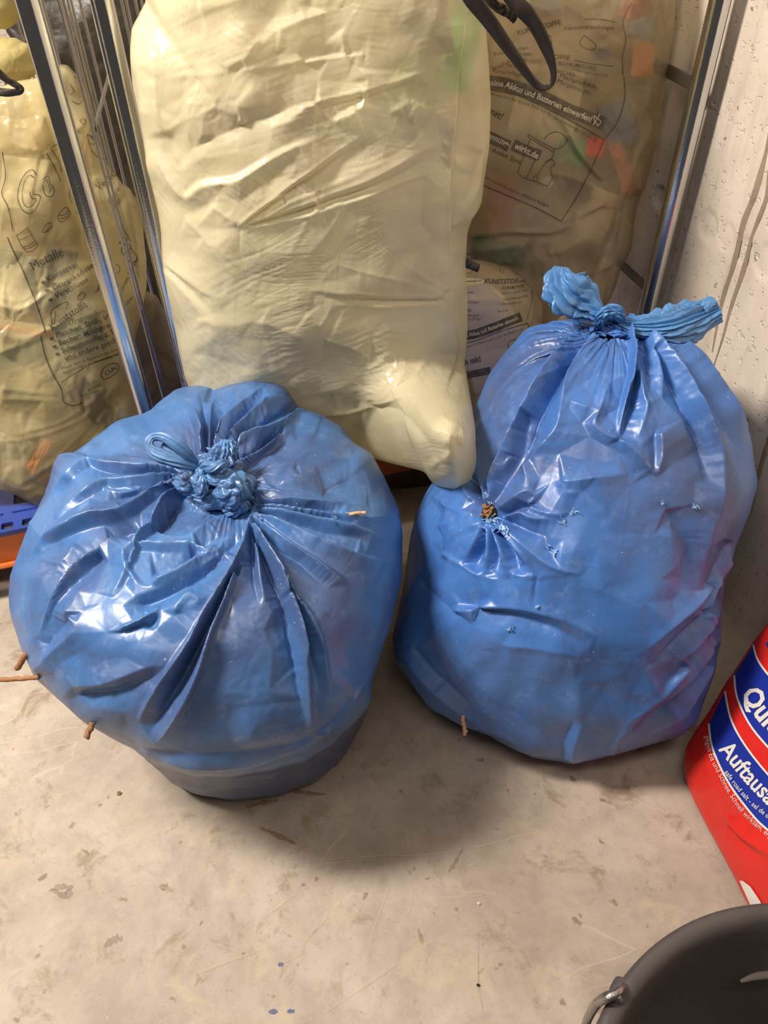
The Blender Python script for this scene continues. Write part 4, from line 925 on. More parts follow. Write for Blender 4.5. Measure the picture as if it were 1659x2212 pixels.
p.text('KUNSTSTOFFE', [(1118, 76), (1180, 60), (1260, 41)], 15, .012).text('Vakuumverpackungen', [(1218, 66), (1270, 62), (1340, 66)], 14, 0, 0, .88).text('STOFFE', [(1181, 132), (1205, 128), (1240, 132)], 15, .012)
p.line([(1262, 41), (1300, 42), (1330, 48)], 1.6).line([(1240, 130), (1280, 138), (1325, 143)], 1.6)
p.text('Folien, Taschen', [(1068, 122), (1110, 112), (1160, 103)], 12).text('Tragefolien', [(1095, 126), (1120, 122), (1160, 120)], 12)
p.text('FLASCHEN:', [(1086, 143), (1110, 133), (1160, 135)], 11, .01).text('Spül-, Wasch-', [(1062, 151), (1100, 146), (1142, 152)], 13).text('Körperpflegemittel', [(1064, 156), (1100, 160), (1150, 171), (1180, 180)], 12)
p.text('SCHAUMSTOFFE:', [(1206, 139), (1240, 144), (1290, 154)], 11, .01).text('Obst- und Gemüse-', [(1236, 151), (1270, 160), (1330, 168)], 10).text('BECHER:', [(1203, 157), (1225, 162), (1262, 172)], 11, .01).text('Milchprodukte', [(1208, 167), (1240, 178), (1290, 192)], 14).text('Margarine etc.', [(1202, 178), (1240, 193), (1285, 208)], 14)
p.text('Verwenden Sie diesen Sack nur für die Zwecke der DUALEN SYSTEME', [(1053, 203), (1100, 216), (1160, 236), (1200, 258), (1240, 280), (1290, 308)], 10.5)
p.text('mit!', [(1052, 243), (1070, 252), (1090, 264)], 22, .015).text('der dualen Systeme', [(1038, 316), (1060, 326), (1090, 340), (1125, 356)], 15, .01)
p.text('wird aus Polyethylen-Abfällen hergestellt.', [(1043, 383), (1080, 402), (1130, 425), (1185, 448)], 10.5)
p.line([(1040, 399), (1100, 424), (1160, 450), (1212, 478)], 2.2).line([(1212, 478), (1240, 435), (1275, 370), (1305, 302)], 2.).line([(1305, 302), (1250, 270), (1180, 234), (1120, 206), (1052, 193)], 2.4)
p.line([(1305, 302), (1330, 270), (1345, 235), (1350, 200), (1348, 165)], 1.8).line([(1346, 162), (1345, 120), (1352, 85), (1346, 45), (1365, 5)], 1.6)
# drawn yellow-bin with a bottle beside it
for q in ([(1142, 290), (1160, 302), (1198, 322)], [(1142, 290), (1144, 298), (1196, 328)], [(1198, 322), (1197, 330), (1190, 345)], [(1198, 322), (1215, 318), (1227, 302)], [(1227, 302), (1212, 288), (1200, 284)], [(1200, 284), (1185, 290), (1176, 300)], [(1145, 300), (1130, 340), (1118, 372)], [(1118, 372), (1128, 382), (1136, 386)], [(1136, 386), (1158, 340), (1160, 320)], [(1136, 386), (1165, 395), (1182, 402)], [(1190, 345), (1178, 352), (1160, 380)],
          [(1190, 345), (1196, 348), (1199, 356)], [(1199, 356), (1189, 364), (1193, 385), (1182, 402)], [(1178, 352), (1188, 344), (1196, 346)], [(1151, 385), (1158, 377), (1162, 384), (1156, 393), (1151, 385)]): p.line(q, 1.8)
for q in ([(1180, 102), (1181, 82), (1191, 80), (1190, 104), (1180, 102)], [(1184, 80), (1186, 75), (1189, 80)], [(1262, 76), (1288, 98), (1275, 108), (1253, 95), (1262, 76)]): p.line(q, 1.4)
p.lay('printed_lettering', bvP, M['ink'], bagP)
p = Print().line([(1050, 178), (1085, 181), (1130, 194), (1180, 214), (1230, 239), (1305, 267)], 30).line([(1040, 287), (1068, 301), (1100, 316)], 25).line([(1108, 312), (1135, 325), (1167, 337)], 25)
p.lay('printed_band', bvP, M['ink_band'], bagP)
p = Print().text('keine Akkus und Batterien einwerfen!', [(1053, 184), (1090, 188), (1140, 206), (1180, 222), (1230, 245), (1282, 266)], 19, .03, 0, .82).text('ennung-', [(1052, 297), (1068, 304), (1098, 318)], 20, .03, 0, .8).text('wirkt.de', [(1110, 320), (1135, 331), (1162, 344)], 20, .03, 0, .82)
for q in ([(1282, 250), (1298, 262), (1290, 272)], [(1296, 246), (1280, 270)], [(1284, 248), (1283, 262), (1292, 270)]): p.line(q, 2)
p.lay('printed_lettering', bvP, M['ink_pale'], bagP, .0024)

PQ = [(950, 530), (1000, 548), (1060, 566), (1100, 578), (1125, 590), (1145, 606), (1160, 640), (1165, 690), (1172, 740), (1165, 800), (1140, 860), (1100, 920), (1050, 980), (990, 1020), (930, 1000), (900, 900), (900, 700), (920, 560)]
FQ = [(8, 8, 8, [(1085, 572), (1120, 590), (1125, 640)]), (7, 8, 8, [(1145, 640), (1142, 690), (1130, 740)]), (6, 8, 8, [(1010, 650), (1060, 645), (1110, 655)]), (-5, 8, 8, [(1010, 780), (1060, 760), (1120, 750)]), (6, 7, 7, [(1020, 850), (1060, 820), (1090, 770)])]
bagQ, filmQ, bvQ = sack('low yellow printed sack showing between cream bag and tall blue sack', PQ, (0, 1.40, 0), (-.02, -1, .08), .08, .05, FQ, M['yfilm2'], 43, tuple(ony(990, 1000, 1.40)), nr=80, na=260)
p = Print().text('KUNSTSTOFFE', [(1045, 612), (1080, 613), (1121, 612)], 14.5, .035, .25, .9).line([(1000, 608), (1040, 607)], 2).line([(1122, 608), (1140, 607)], 2).text('SCHAUMSTOFFE', [(1083, 625), (1110, 624), (1134, 620)], 9.5, .03, .2, .7).text('Flaschen', [(992, 635), (1028, 634)], 9.5)
p.text('Obst- und Gemüse', [(1085, 637), (1110, 634), (1140, 628)], 9).text('und andere geschäumte', [(1085, 649), (1110, 647), (1140, 641)], 9, 0, 0, .8).text('Verpackungen', [(1083, 660), (1100, 658), (1128, 654)], 9).text('Einkaufsfolien', [(985, 656), (1036, 655)], 9).text('FLASCHEN:', [(980, 674), (1020, 673)], 9, .02).text('Spül-, Wasch-', [(985, 686), (1036, 684)], 10).text('Körperpflege', [(992, 693), (1044, 690)], 9).text('Becher', [(1075, 676), (1098, 672)], 9)
p.text('Bitte verwenden Sie diesen Sack nur für die Zwecke der DUALEN SYSTEME', [(975, 764), (1020, 748), (1070, 733), (1130, 712)], 9, 0, 0, .8).text('Mach mit!', [(980, 794), (1010, 787), (1042, 780)], 18, .05, 0, .85).line([(990, 744), (1030, 735), (1080, 716), (1140, 698)], 2.2).line([(1140, 698), (1146, 720), (1150, 730)], 1.6).line([(1146, 606), (1150, 640), (1144, 670), (1138, 690)], 1.4)
p.text('TASCHEN', [(1016, 562), (1034, 560), (1050, 566)], 8, .03).line([(1002, 576), (1004, 589), (1019, 589), (1019, 578)], 1.4).line([(1073, 575), (1084, 589), (1089, 586), (1080, 571), (1073, 575)], 1.4).line([(1098, 752), (1098, 738), (1112, 733), (1118, 738)], 1.8)
p.line([(1000, 812), (1030, 806), (1060, 800)], 16)
p.lay('printed_lettering', bvQ, M['ink'], bagQ)
Print().line([(995, 727), (1030, 720), (1070, 706), (1100, 694), (1126, 684)], 20).lay('printed_band', bvQ, M['ink'], bagQ, .001)
Print().text('keine Akkus und Batterien einwerfen!', [(990, 731), (1030, 723), (1070, 709), (1120, 690)], 12, .03, 0, .8).lay('printed_lettering', bvQ, M['ink_pale'], bagQ, .0022)
strapQ = strap('black_strap', [(985, 545), (1005, 566), (1020, 574), (1034, 580)], [1.32]*4, [12, 12, 10, 10], .0015, M['black'], None, 40); tag(strapQ, 'short black strap end hanging at the top of the low printed sack', 'strap')

# contents seen through the film of the tall printed sack
def lathe_obj(name, prof, P, axis, mat, label, cat, n=28, group=None):
    axis = Vector(axis).normalized(); q = Vector((0, 0, 1)).rotation_difference(axis).to_matrix(); V = []
    for z, r in prof:
        for k in range(n): V.append(tuple(Vector(P)+q@Vector((r*math.cos(k*2*math.pi/n), r*math.sin(k*2*math.pi/n), z))))
    o = mesh_obj(name, V, grid_faces(n, len(prof)), mat); tag(o, label, cat, group); return o
def crumpled_pack(name, P, sx, sy, th, rot, mat, label, cat, seed=0, n=26):
    """soft folded packet: a puffed rectangle with creases"""
    x, y = np.meshgrid(np.linspace(-1, 1, n), np.linspace(-1, 1, n)); e = (1-x**4)*(1-y**4)
    f1, f2, _ = worley(x*1.6+seed, y*1.6+5, seed); z = th*(e**.5)*(.6+.8*(f2-f1))
    q = np.array(Matrix.Rotation(rot, 3, 'Z')); fx = x*sx*(1+.08*gn(y*2, x*0+seed, seed)); fy = y*sy*(1+.08*gn(x*2, y*0+seed, seed))
    if isinstance(P, tuple):      # pressed flat against the film from inside
        bv, u0, v0, off = P; c, s = math.cos(rot), math.sin(rot); k = F/1.45; thk = min(th, .006)
        pu = (u0+(fx*c-fy*s)*k).ravel(); pv = (v0+(fx*s+fy*c)*k).ravel(); z = (thk*(e**.5)*(.6+.8*(f2-f1))).ravel(); A = []; B = []; last = None
        for a_, b_, zz in zip(pu, pv, z):
            h = bv.ray_cast(Vector(CAM), Vector(ray(a_, b_)).normalized())
            dd = Vector(ray(a_, b_)).normalized(); t = (Vector(h[0])-Vector(CAM)).length if h[0] is not None else last
            if t is None: t = (Vector(hit(bv, u0, v0))-Vector(CAM)).length
            if last is not None and abs(t-last) > .06: t = last
            last = t; A.append(Vector(CAM)+dd*(t+off-zz)); B.append(Vector(CAM)+dd*(t+off+.004+zz*.5))
        V = np.array([tuple(x_) for x_ in A+B]); Fc = grid_faces(n, n, False); Fc = np.r_[Fc, Fc[:, ::-1]+n*n]
        o = mesh_obj(name, V, Fc, mat); tag(o, label, cat); return o
    nx = RM@[1, 0, 0]; ny = RM@[0, -1, 0]; nz = RM@[0, 0, -1]
    c, s = math.cos(rot), math.sin(rot)
    def tr(zz): return P+np.outer((fx*c-fy*s).ravel(), nx)+np.outer((fx*s+fy*c).ravel(), ny)+np.outer(zz.ravel(), nz)
    V = np.r_[tr(z), tr(-z*.6)]; Fc = grid_faces(n, n, False); Fc = np.r_[Fc, Fc[:, ::-1]+n*n]
    o = mesh_obj(name, V, Fc, mat); tag(o, label, cat); return o
def mcol(name, c, r=.45): 
    if name not in M: M[name] = simple(name, c, r, 0, .5, None, .12, 12)
    return M[name]
def packed(label, outline, plane_p, plane_n, T, k, mat, seed, c):
    O = (np.array(outline, float)-c)*k+c; V, Fc = pillow(O.tolist(), plane_p, plane_n, T, .06, [], nr=60, na=200, seed=seed, crump=2.5, fine=5, scale=60, center=tuple(c))
    o = mesh_obj('packed_waste', V, Fc, mat); tag(o, label, 'packaging'); return o
M['packed'] = simple('mixed_waste', (.54, .44, .30), .6, 0, .4, (30, .5, .01), .6, 9); M['packed_pale'] = simple('pale_mixed_waste', (.80, .72, .54), .6, 0, .4, (30, .5, .01), .35, 7)
packed('mixed crushed packaging filling the tall printed sack on the right', PP, (0, 1.47, 0), (-.02, -1, .06), .05, .86, M['packed'], 91, np.array([1190., 250.]))
packed('pale crushed packaging filling the large cream bag', PC, (0, 1.36, 0), (-.06, -1, .05), .06, .82, M['packed_pale'], 92, np.array([690., 400.]))
SP = 'inside the tall printed sack'
def inP(u, v, back=.012):
    back = back+.024
    h = hit(bvP, u, v, -back); return h
lathe_obj('yoghurt_cup', [(0, .001), (0, .026), (.002, .027), (.075, .036), (.078, .039), (.080, .036), (.072, .034), (.004, .025), (.004, .001)], inP(1165, 320, .05), RM@[.25, -.9, -.3], mcol('white_plastic', (.75, .74, .70)), 'white plastic cup '+SP+', behind the printed bin drawing', 'cup')
crumpled_pack('packet', (bvP, 1235, 325, .013), .028, .026, .008, .3, mcol('green_foil', (.05, .30, .10)), 'green crumpled packet '+SP, 'packaging', 1)
crumpled_pack('packet', (bvP, 1285, 318, .013), .018, .018, .008, .2, mcol('red_foil', (.75, .05, .04)), 'small bright red packet beside the green one '+SP, 'packaging', 2)
crumpled_pack('packet', (bvP, 1335, 270, .013), .03, .04, .010, -.3, mcol('grey_blue', (.13, .20, .34)), 'dull blue packet near the right edge '+SP, 'packaging', 3)
crumpled_pack('packet', (bvP, 1390, 130, .013), .020, .032, .010, .1, mcol('orange_foil', (.85, .35, .08)), 'orange packet high at the right edge '+SP, 'packaging', 4)
crumpled_pack('packet', (bvP, 1385, 60, .013), .024, .02, .010, .1, mcol('pale_blue_foil', (.35, .42, .55)), 'pale blue wrapper above the orange packet '+SP, 'packaging', 5)
crumpled_pack('packet', (bvP, 1370, 12, .013), .022, .03, .010, .4, mcol('dark_red_foil', (.35, .07, .06)), 'dark red wrapper at the top right '+SP, 'packaging', 6)
crumpled_pack('packet', (bvP, 1298, 118, .013), .018, .012, .006, .05, mcol('violet_grey', (.16, .15, .26)), 'small violet checked wrapper '+SP, 'packaging', 7)
crumpled_pack('packet', (bvP, 1345, 360, .013), .014, .06, .008, -.35, mcol('salmon', (.62, .25, .16)), 'long salmon pink wrapper along the right side '+SP, 'packaging', 8)
crumpled_pack('packet', (bvP, 1080, 440, .013), .026, .05, .012, .05, mcol('brown_red', (.40, .16, .09)), 'reddish brown packet low on the left '+SP, 'packaging', 9)
lathe_obj('bottle', [(0, .001), (0, .030), (.10, .033), (.13, .026), (.15, .012), (.17, .011), (.17, .001)], inP(1040, 560, .05), RM@[-.1, -.95, -.2], mcol('dark_green_glass', (.015, .10, .045), .2), 'dark green bottle low on the left '+SP, 'bottle')
crumpled_pack('packet', (bvP, 1075, 545, .013), .05, .022, .010, .25, mcol('dark_green_foil', (.02, .11, .06)), 'dark green wrapper beside the green bottle '+SP, 'packaging', 12)
crumpled_pack('packet', (bvP, 1140, 535, .013), .007, .022, .003, .62, mcol('black_card', (.04, .045, .05)), 'narrow dark strip of card '+SP, 'packaging', 13)
crumpled_pack('packet', (bvP, 1270, 460, .013), .045, .05, .012, .4, mcol('beige_foil', (.62, .52, .38)), 'beige tray film low on the right '+SP, 'packaging', 14)
lathe_obj('milk_carton_cap', [(0, .001), (0, .013), (.012, .013), (.014, .011), (.014, .001)], inP(1180, 400, .02), RM@[0, -.3, -1], mcol('white_plastic', (.75, .74, .70)), 'round white cap under the bin drawing '+SP, 'cap')
crumpled_pack('packet', (bvP, 1180, 225, .013), .06, .07, .014, .2, mcol('cream_tub', (.72, .66, .50)), 'large pale tub in the middle '+SP, 'packaging', 16)
crumpled_pack('packet', (bvP, 1180, 15, .013), .03, .014, .006, .1, mcol('pale_blue_foil', (.35, .42, .55)), 'pale blue scrap at the very top '+SP, 'packaging', 17)
# in the cream bag
def inC(u, v, back=.02): return hit(bvC, u, v, -back-.03)
crumpled_pack('packet', (bvC, 995, 100, .012), .030, .085, .005, .2, mcol('lime_foil', (.17, .60, .03)), 'bright lime green packet in the top right of the cream bag', 'packaging', 21)
crumpled_pack('packet', (bvC, 905, 55, .014), .055, .06, .014, -.2, mcol('olive_tray', (.30, .26, .10)), 'olive brown tray in the top right of the cream bag', 'packaging', 22)
crumpled_pack('packet', (bvC, 900, 180, .014), .045, .05, .012, .5, mcol('sage', (.33, .42, .14)), 'dull green packet below the olive tray in the cream bag', 'packaging', 23)
lathe_obj('bottle', [(0, .001), (0, .028), (.09, .03), (.12, .02), (.13, .011), (.15, .011), (.15, .001)], inC(890, 250, .05), RM@[-.9, .2, -.1], mcol('clear_white', (.72, .74, .70), .15), 'pale bottle lying across the cream bag', 'bottle')

crumpled_pack('carton', (bvC, 550, 250, .04), .11, .05, .02, -.25, mcol('taupe_card', (.30, .25, .18)), 'large taupe carton in the upper left of the cream bag', 'carton', 24)
crumpled_pack('carton', (bvC, 870, 520, .04), .06, .12, .02, .1, mcol('pinkish_card', (.52, .42, .33)), 'pinkish beige carton in the right half of the cream bag', 'carton', 25)
crumpled_pack('packet', (bvC, 620, 760, .04), .12, .05, .02, .1, mcol('grey_tray', (.42, .38, .30)), 'greyish tray across the bottom of the cream bag', 'packaging', 26)
crumpled_pack('packet', (bvC, 930, 300, .014), .05, .05, .02, .4, mcol('pale_grey', (.60, .58, .55)), 'pale grey tub below the bottle in the cream bag', 'packaging', 27)
# ================================================================== PRINTED SACKS ON THE LEFT
PF = [(-90, 180), (-40, 200), (20, 188), (60, 178), (92, 168), (108, 190), (112, 235), (125, 265), (138, 300), (150, 345), (152, 390), (165, 430), (185, 480), (205, 540), (216, 600), (235, 650), (252, 720), (270, 790), (292, 850), (305, 880), (300, 930), (240, 1010), (170, 1060), (110, 1096), (60, 1080), (10, 1055), (-60, 1060), (-130, 1000), (-170, 800), (-160, 500), (-130, 260)]
FF = [(10, 8, 12, [(20, 215), (25, 270), (30, 290), (70, 320), (90, 330)]), (9, 8, 10, [(92, 172), (100, 230), (75, 300), (68, 350)]), (10, 10, 14, [(-20, 240), (30, 310), (90, 330), (100, 360), (80, 420)]), (8, 8, 8, [(0, 250), (15, 220), (60, 190)]),
 (7, 6, 6, [(0, 640), (40, 650), (80, 632)]), (8, 7, 7, [(0, 655), (45, 665), (120, 620)]), (9, 8, 14, [(0, 715), (40, 730), (80, 720), (150, 690)]), (8, 6, 10, [(0, 760), (60, 735), (120, 700)]), (6, 6, 6, [(0, 838), (60, 845), (130, 850)]), (6, 6, 6, [(0, 860), (70, 862), (140, 862)]),
 (6, 6, 6, [(0, 940), (60, 930), (140, 905), (240, 830)]), (6, 7, 7, [(0, 950), (80, 940), (180, 900), (270, 820)]), (6, 6, 6, [(60, 1040), (130, 980), (220, 900)]), (7, 7, 7, [(20, 1060), (110, 1000), (180, 960)]), (-6, 14, 14, [(150, 1000), (200, 920), (280, 830)]),
 (8, 9, 9, [(60, 1075), (90, 1060), (110, 1095)]), (8, 10, 10, [(0, 1030), (50, 1050), (100, 1040)]), (6, 10, 10, [(0, 480), (20, 500), (40, 560)]), (7, 8, 8, [(92, 180), (135, 300), (170, 430)]), (7, 8, 8, [(200, 560), (225, 650), (250, 730)])]
bagF, filmF, bvF = sack('front yellow printed sack with large outlined lettering, in the left cage', PF, (0, 1.46, .21), (-.05, -1, .2), .075, .05, FF, M['yfilm'], 51, tuple(ony(60, 1085, 1.62)), nr=130, na=420)
p = Print()
# big outlined G e l
for k, (off) in enumerate((0, 1)):
    g = [(78, 378), (70, 366), (55, 375), (42, 400), (38, 430), (50, 455), (68, 460), (84, 440), (86, 422), (72, 420)] if k == 0 else [(74, 384), (64, 378), (54, 390), (48, 415), (50, 438), (60, 448), (72, 442), (78, 430), (68, 428), (64, 414)]
    p.line(g, 2.2)
    p.line([(92, 388), (104, 380), (108, 396), (118, 410), (112, 424), (98, 422), (92, 400)] if k == 0 else [(96, 392), (102, 388), (104, 400), (110, 408), (106, 416)], 2.)
    p.line([(100, 330), (122, 370), (130, 392)] if k == 0 else [(110, 320), (128, 350), (134, 372)], 2.)
    p.line([(122, 300), (136, 340)] if k == 0 else [(112, 318), (135, 305)], 2.)
p.line([(5, 328), (12, 380), (4, 418), (18, 450), (28, 500)], 2.4).line([(16, 512), (30, 545), (52, 590), (80, 660), (96, 710), (95, 718)], 2.8).line([(88, 725), (98, 770), (115, 810), (132, 840), (138, 868), (160, 876), (178, 870)], 2.6).line([(132, 826), (160, 808), (200, 785), (255, 765)], 1.8)
p.text('Metalle', [(72, 586), (105, 566), (152, 548)], 30, -.004, 0, .86)
p.text('Konserven', [(104, 610), (135, 592), (168, 574)], 18, .01).text('Getränkedosen', [(114, 627), (150, 612), (205, 575)], 18, .01).text('Verschlüsse', [(121, 645), (150, 631), (195, 605)], 17, .01)
p.text('Kunststoffe', [(113, 715), (150, 688), (204, 652)], 24, .0, 0, .85).text('(Tragetaschen, Folien)', [(150, 702), (185, 690), (245, 668)], 16, 0, 0, .9)
p.text('Flaschen: Spül-, Wasch-', [(122, 730), (165, 715), (205, 700), (262, 682)], 17, .02).text('Becher: Milchprodukte', [(128, 747), (170, 732), (215, 715), (262, 698)], 17, .02).text('Schaumstoffe: z. B. Obst', [(134, 763), (180, 747), (225, 730), (266, 712)], 17, .02).text('und andere geschäumte', [(141, 779), (185, 764), (230, 748), (268, 732)], 17, .01)
p.text('Dieser Sack ist Eigentum der Firma', [(132, 798), (180, 783), (225, 768), (262, 755)], 9.5, .01).text('Verpackungen zu verwenden. Sammel', [(137, 809), (180, 792), (225, 778), (262, 764)], 9.5, .01)
for (x, y) in ((89, 611), (98, 629), (105, 649), (108, 733), (114, 750), (120, 766)): p.line([(x, y), (x+8, y-3)], 6)
p.line([(218, 812), (222, 797), (238, 786), (254, 786), (255, 800), (242, 812), (226, 819), (218, 812)], 2.2).text('CUN', [(228, 812), (254, 797)], 13, .02, .2)
p.text('ENTSORGUNG', [(191, 846), (220, 832)], 7, .03).text('Service Telefon', [(174, 858), (215, 845)], 7, .02)
# can, crown cap, jar lid, bottles, carton
for q in ([(35, 508), (44, 504), (60, 492)], [(35, 508), (46, 530), (56, 543)], [(60, 492), (70, 512), (82, 530)], [(56, 543), (70, 543), (82, 530)], [(40, 518), (55, 514), (70, 505)], [(50, 533), (64, 530), (77, 518)], [(52, 538), (66, 535), (80, 524)],
          [(92, 502), (94, 492), (104, 482), (113, 481), (108, 492), (96, 502), (92, 502)], [(96, 502), (108, 498), (113, 488)], [(125, 468), (130, 458), (142, 447), (150, 458)], [(125, 468), (128, 478), (138, 478), (152, 464), (150, 456)], [(127, 466), (140, 464), (149, 455)], [(130, 472), (142, 470), (151, 460)], [(150, 412), (158, 408), (162, 420), (172, 430), (170, 455), (162, 460)], [(150, 412), (150, 425), (155, 440)],
          [(110, 682), (114, 668), (142, 652), (146, 655), (142, 668)], [(110, 682), (112, 700), (117, 698), (120, 672)], [(122, 665), (127, 655), (131, 660)], [(168, 640), (176, 632), (184, 634), (180, 645), (170, 648), (168, 640)], [(208, 592), (215, 590), (218, 610), (214, 625), (205, 632)], [(212, 596), (214, 612), (210, 626)]): p.line(q, 1.8)
p.lay('printed_lettering', bvF, M['ink'], bagF)
strapF = strap('black_strap', [(-40, 120), (-10, 150), (14, 172), (34, 183), (46, 192), (40, 198), (15, 200), (-30, 195)], [1.50]*8, [10, 8, 7, 7, 6, 7, 8, 9], .0012, M['black'], None, 60, .3); tag(strapF, 'black drawstring loop lying on the front printed sack at the left edge', 'strap')
packed('crushed packaging filling the front printed sack in the left cage', PF, (0, 1.475, .21), (-.05, -1, .2), .02, .86, M['packed'], 93, np.array([60., 620.]))
SF = 'inside the front printed sack'
def inF(u, v, back=.02): return hit(bvF, u, v, -back-.022)
crumpled_pack('packet', (bvF, 40, 610, .015), .035, .05, .012, .1, mcol('white_tub', (.66, .64, .60)), 'pale tub at the left edge '+SF, 'packaging', 31)
crumpled_pack('packet', (bvF, 20, 560, .015), .02, .02, .012, .3, mcol('dark_olive', (.08, .07, .04)), 'dark olive scrap at the left edge '+SF, 'packaging', 32)
crumpled_pack('packet', (bvF, 30, 770, .015), .06, .02, .012, -.25, mcol('dark_green_foil', (.02, .11, .06)), 'dark green wrapper at the left '+SF, 'packaging', 33)
crumpled_pack('packet', (bvF, 60, 715, .015), .06, .006, .006, .18, mcol('orange_foil', (.85, .35, .08)), 'orange edged wrapper '+SF, 'packaging', 34)
crumpled_pack('packet', (bvF, 120, 600, .015), .03, .055, .012, .25, mcol('grey_card', (.22, .20, .19)), 'grey carton behind the word for metals '+SF, 'packaging', 35)
crumpled_pack('packet', (bvF, 170, 720, .015), .045, .03, .012, -.3, mcol('deep_green_card', (.03, .07, .05)), 'dark green carton in the middle '+SF, 'packaging', 36)
crumpled_pack('packet', (bvF, 215, 890, .015), .022, .075, .010, -.75, mcol('brown_card', (.13, .08, .06)), 'long brown card slanting low on the right '+SF, 'packaging', 37)
crumpled_pack('packet', (bvF, 85, 985, .015), .01, .035, .005, .6, mcol('orange_brown', (.60, .20, .05)), 'orange brown strip low down '+SF, 'packaging', 38)
crumpled_pack('packet', (bvF, 20, 990, .015), .035, .04, .012, .3, mcol('white_tub', (.66, .64, .60)), 'pale cup low at the left edge '+SF, 'packaging', 39)
crumpled_pack('packet', (bvF, 60, 870, .015), .05, .03, .012, .1, mcol('olive_tray', (.30, .26, .10)), 'olive tray under the print '+SF, 'packaging', 40)
aF = inF(82, 1042, .004); bF = inF(110, 1024, .004); twig('yellow straw end low in the front printed sack', aF, bF, .003, mcol('straw_yellow', (.75, .45, .12)))
crumpled_pack('packet', (bvF, 60, 400, .015), .05, .05, .014, .1, mcol('cream_tub', (.72, .66, .50)), 'pale tub behind the big letter '+SF, 'packaging', 41)

PB = [(90, 165), (130, 148), (165, 172), (190, 205), (196, 235), (186, 265), (196, 290), (215, 325), (238, 370), (262, 400), (290, 440), (308, 490), (316, 560), (318, 610), (305, 680), (290, 740), (270, 760), (230, 820), (150, 820), (90, 700), (60, 500), (40, 300), (50, 200)]
FB = [(9, 8, 10, [(135, 150), (160, 190), (195, 225)]), (8, 8, 8, [(192, 250), (170, 275), (150, 290)]), (8, 8, 10, [(196, 290), (230, 380), (240, 375)]), (7, 9, 9, [(240, 375), (265, 440), (290, 520), (305, 600)]), (8, 9, 9, [(262, 400), (290, 470), (285, 560)]), (6, 8, 8, [(200, 560), (240, 600), (300, 640)])]
bagB, filmB, bvB = sack('second yellow printed sack squeezed behind the front one and the near chrome post', PB, (0, 1.72, 0), (-.1, -1, .08), .08, .05, FB, M['yfilm'], 53, tuple(ony(170, 820, 1.72)), nr=90, na=300)
p = Print().text('Verbund', [(212, 412), (228, 400), (262, 368)], 22, .005).text('Getränke', [(240, 442), (262, 405)], 16).text('Milch', [(250, 452), (262, 432)], 13).text('unter anderem Körper', [(235, 670), (258, 640), (280, 600), (300, 560)], 14).text('und Körper', [(245, 690), (270, 665), (300, 630)], 14)
for q in ([(196, 195), (180, 178), (160, 165)], [(150, 180), (160, 198), (150, 205)], [(155, 218), (170, 225), (180, 215), (195, 216)], [(172, 260), (180, 255), (186, 262), (180, 270), (172, 260)], [(188, 290), (200, 300), (228, 338), (215, 342), (198, 325), (190, 300), (188, 290)], [(195, 310), (204, 312), (204, 302)], [(258, 525), (265, 513), (275, 515), (270, 528), (258, 525)], [(262, 540), (266, 530), (282, 528), (280, 540), (265, 548), (262, 540)], [(266, 548), (275, 562), (290, 566), (296, 556), (282, 535)], [(250, 570), (260, 578), (255, 590)]): p.line(q, 1.8)
p.line([(255, 450), (270, 500), (282, 520)], 1.6)
p.lay('printed_lettering', bvB, M['ink'], bagB)
def plain_sack(name, label, outline, y, T, mat, seed, folds=[]):
    root = empty(name, tuple(ony(*np.mean(outline, 0), y)), label, 'bag')
    V, Fc = pillow(outline, (0, y, 0), (-.1, -1, .1), T, .05, folds, nr=60, na=200, seed=seed, crump=1.6, fine=2)
    part('film', V, Fc, mat, root); return root
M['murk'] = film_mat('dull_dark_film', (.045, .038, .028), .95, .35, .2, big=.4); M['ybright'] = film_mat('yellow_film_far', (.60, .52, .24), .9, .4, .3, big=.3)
plain_sack('yellow_sack', 'plain yellow sack at the upper left edge below a dark fold', [(-90, 60), (0, 78), (40, 85), (70, 105), (92, 150), (60, 175), (0, 168), (-60, 240), (-120, 200)], 1.72, .06, M['ybright'], 61)
plain_sack('yellow_sack', 'pale yellow sack in the top left corner of the picture', [(-120, -120), (40, -100), (58, -20), (50, 30), (15, 62), (-60, 60), (-120, 40)], 1.75, .06, M['ybright'], 62)
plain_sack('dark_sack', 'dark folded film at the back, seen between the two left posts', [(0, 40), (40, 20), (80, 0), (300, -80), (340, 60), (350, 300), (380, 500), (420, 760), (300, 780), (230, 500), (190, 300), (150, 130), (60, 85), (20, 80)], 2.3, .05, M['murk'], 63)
plain_sack('brown_sack', 'brown tinted sack low behind the gap between the two posts', [(300, 620), (340, 640), (372, 720), (398, 790), (400, 850), (380, 930), (280, 930), (240, 850), (260, 700)], 1.75, .06, film_mat('grey_brown_film', (.22, .18, .12), .85, .35, .2, big=.4), 64)
plain_sack('brown_sack', 'brown tinted sack low between the two blue sacks, widened unseen to block light', [(480, 800), (620, 760), (820, 780), (1010, 800), (1040, 900), (1030, 1030), (960, 1052), (820, 1056), (640, 1050), (500, 1000)], 1.55, .06, film_mat('brown_film', (.18, .11, .07), .85, .3, .2, big=.4), 65)  # hidden width behind the cream bag added to block the back light

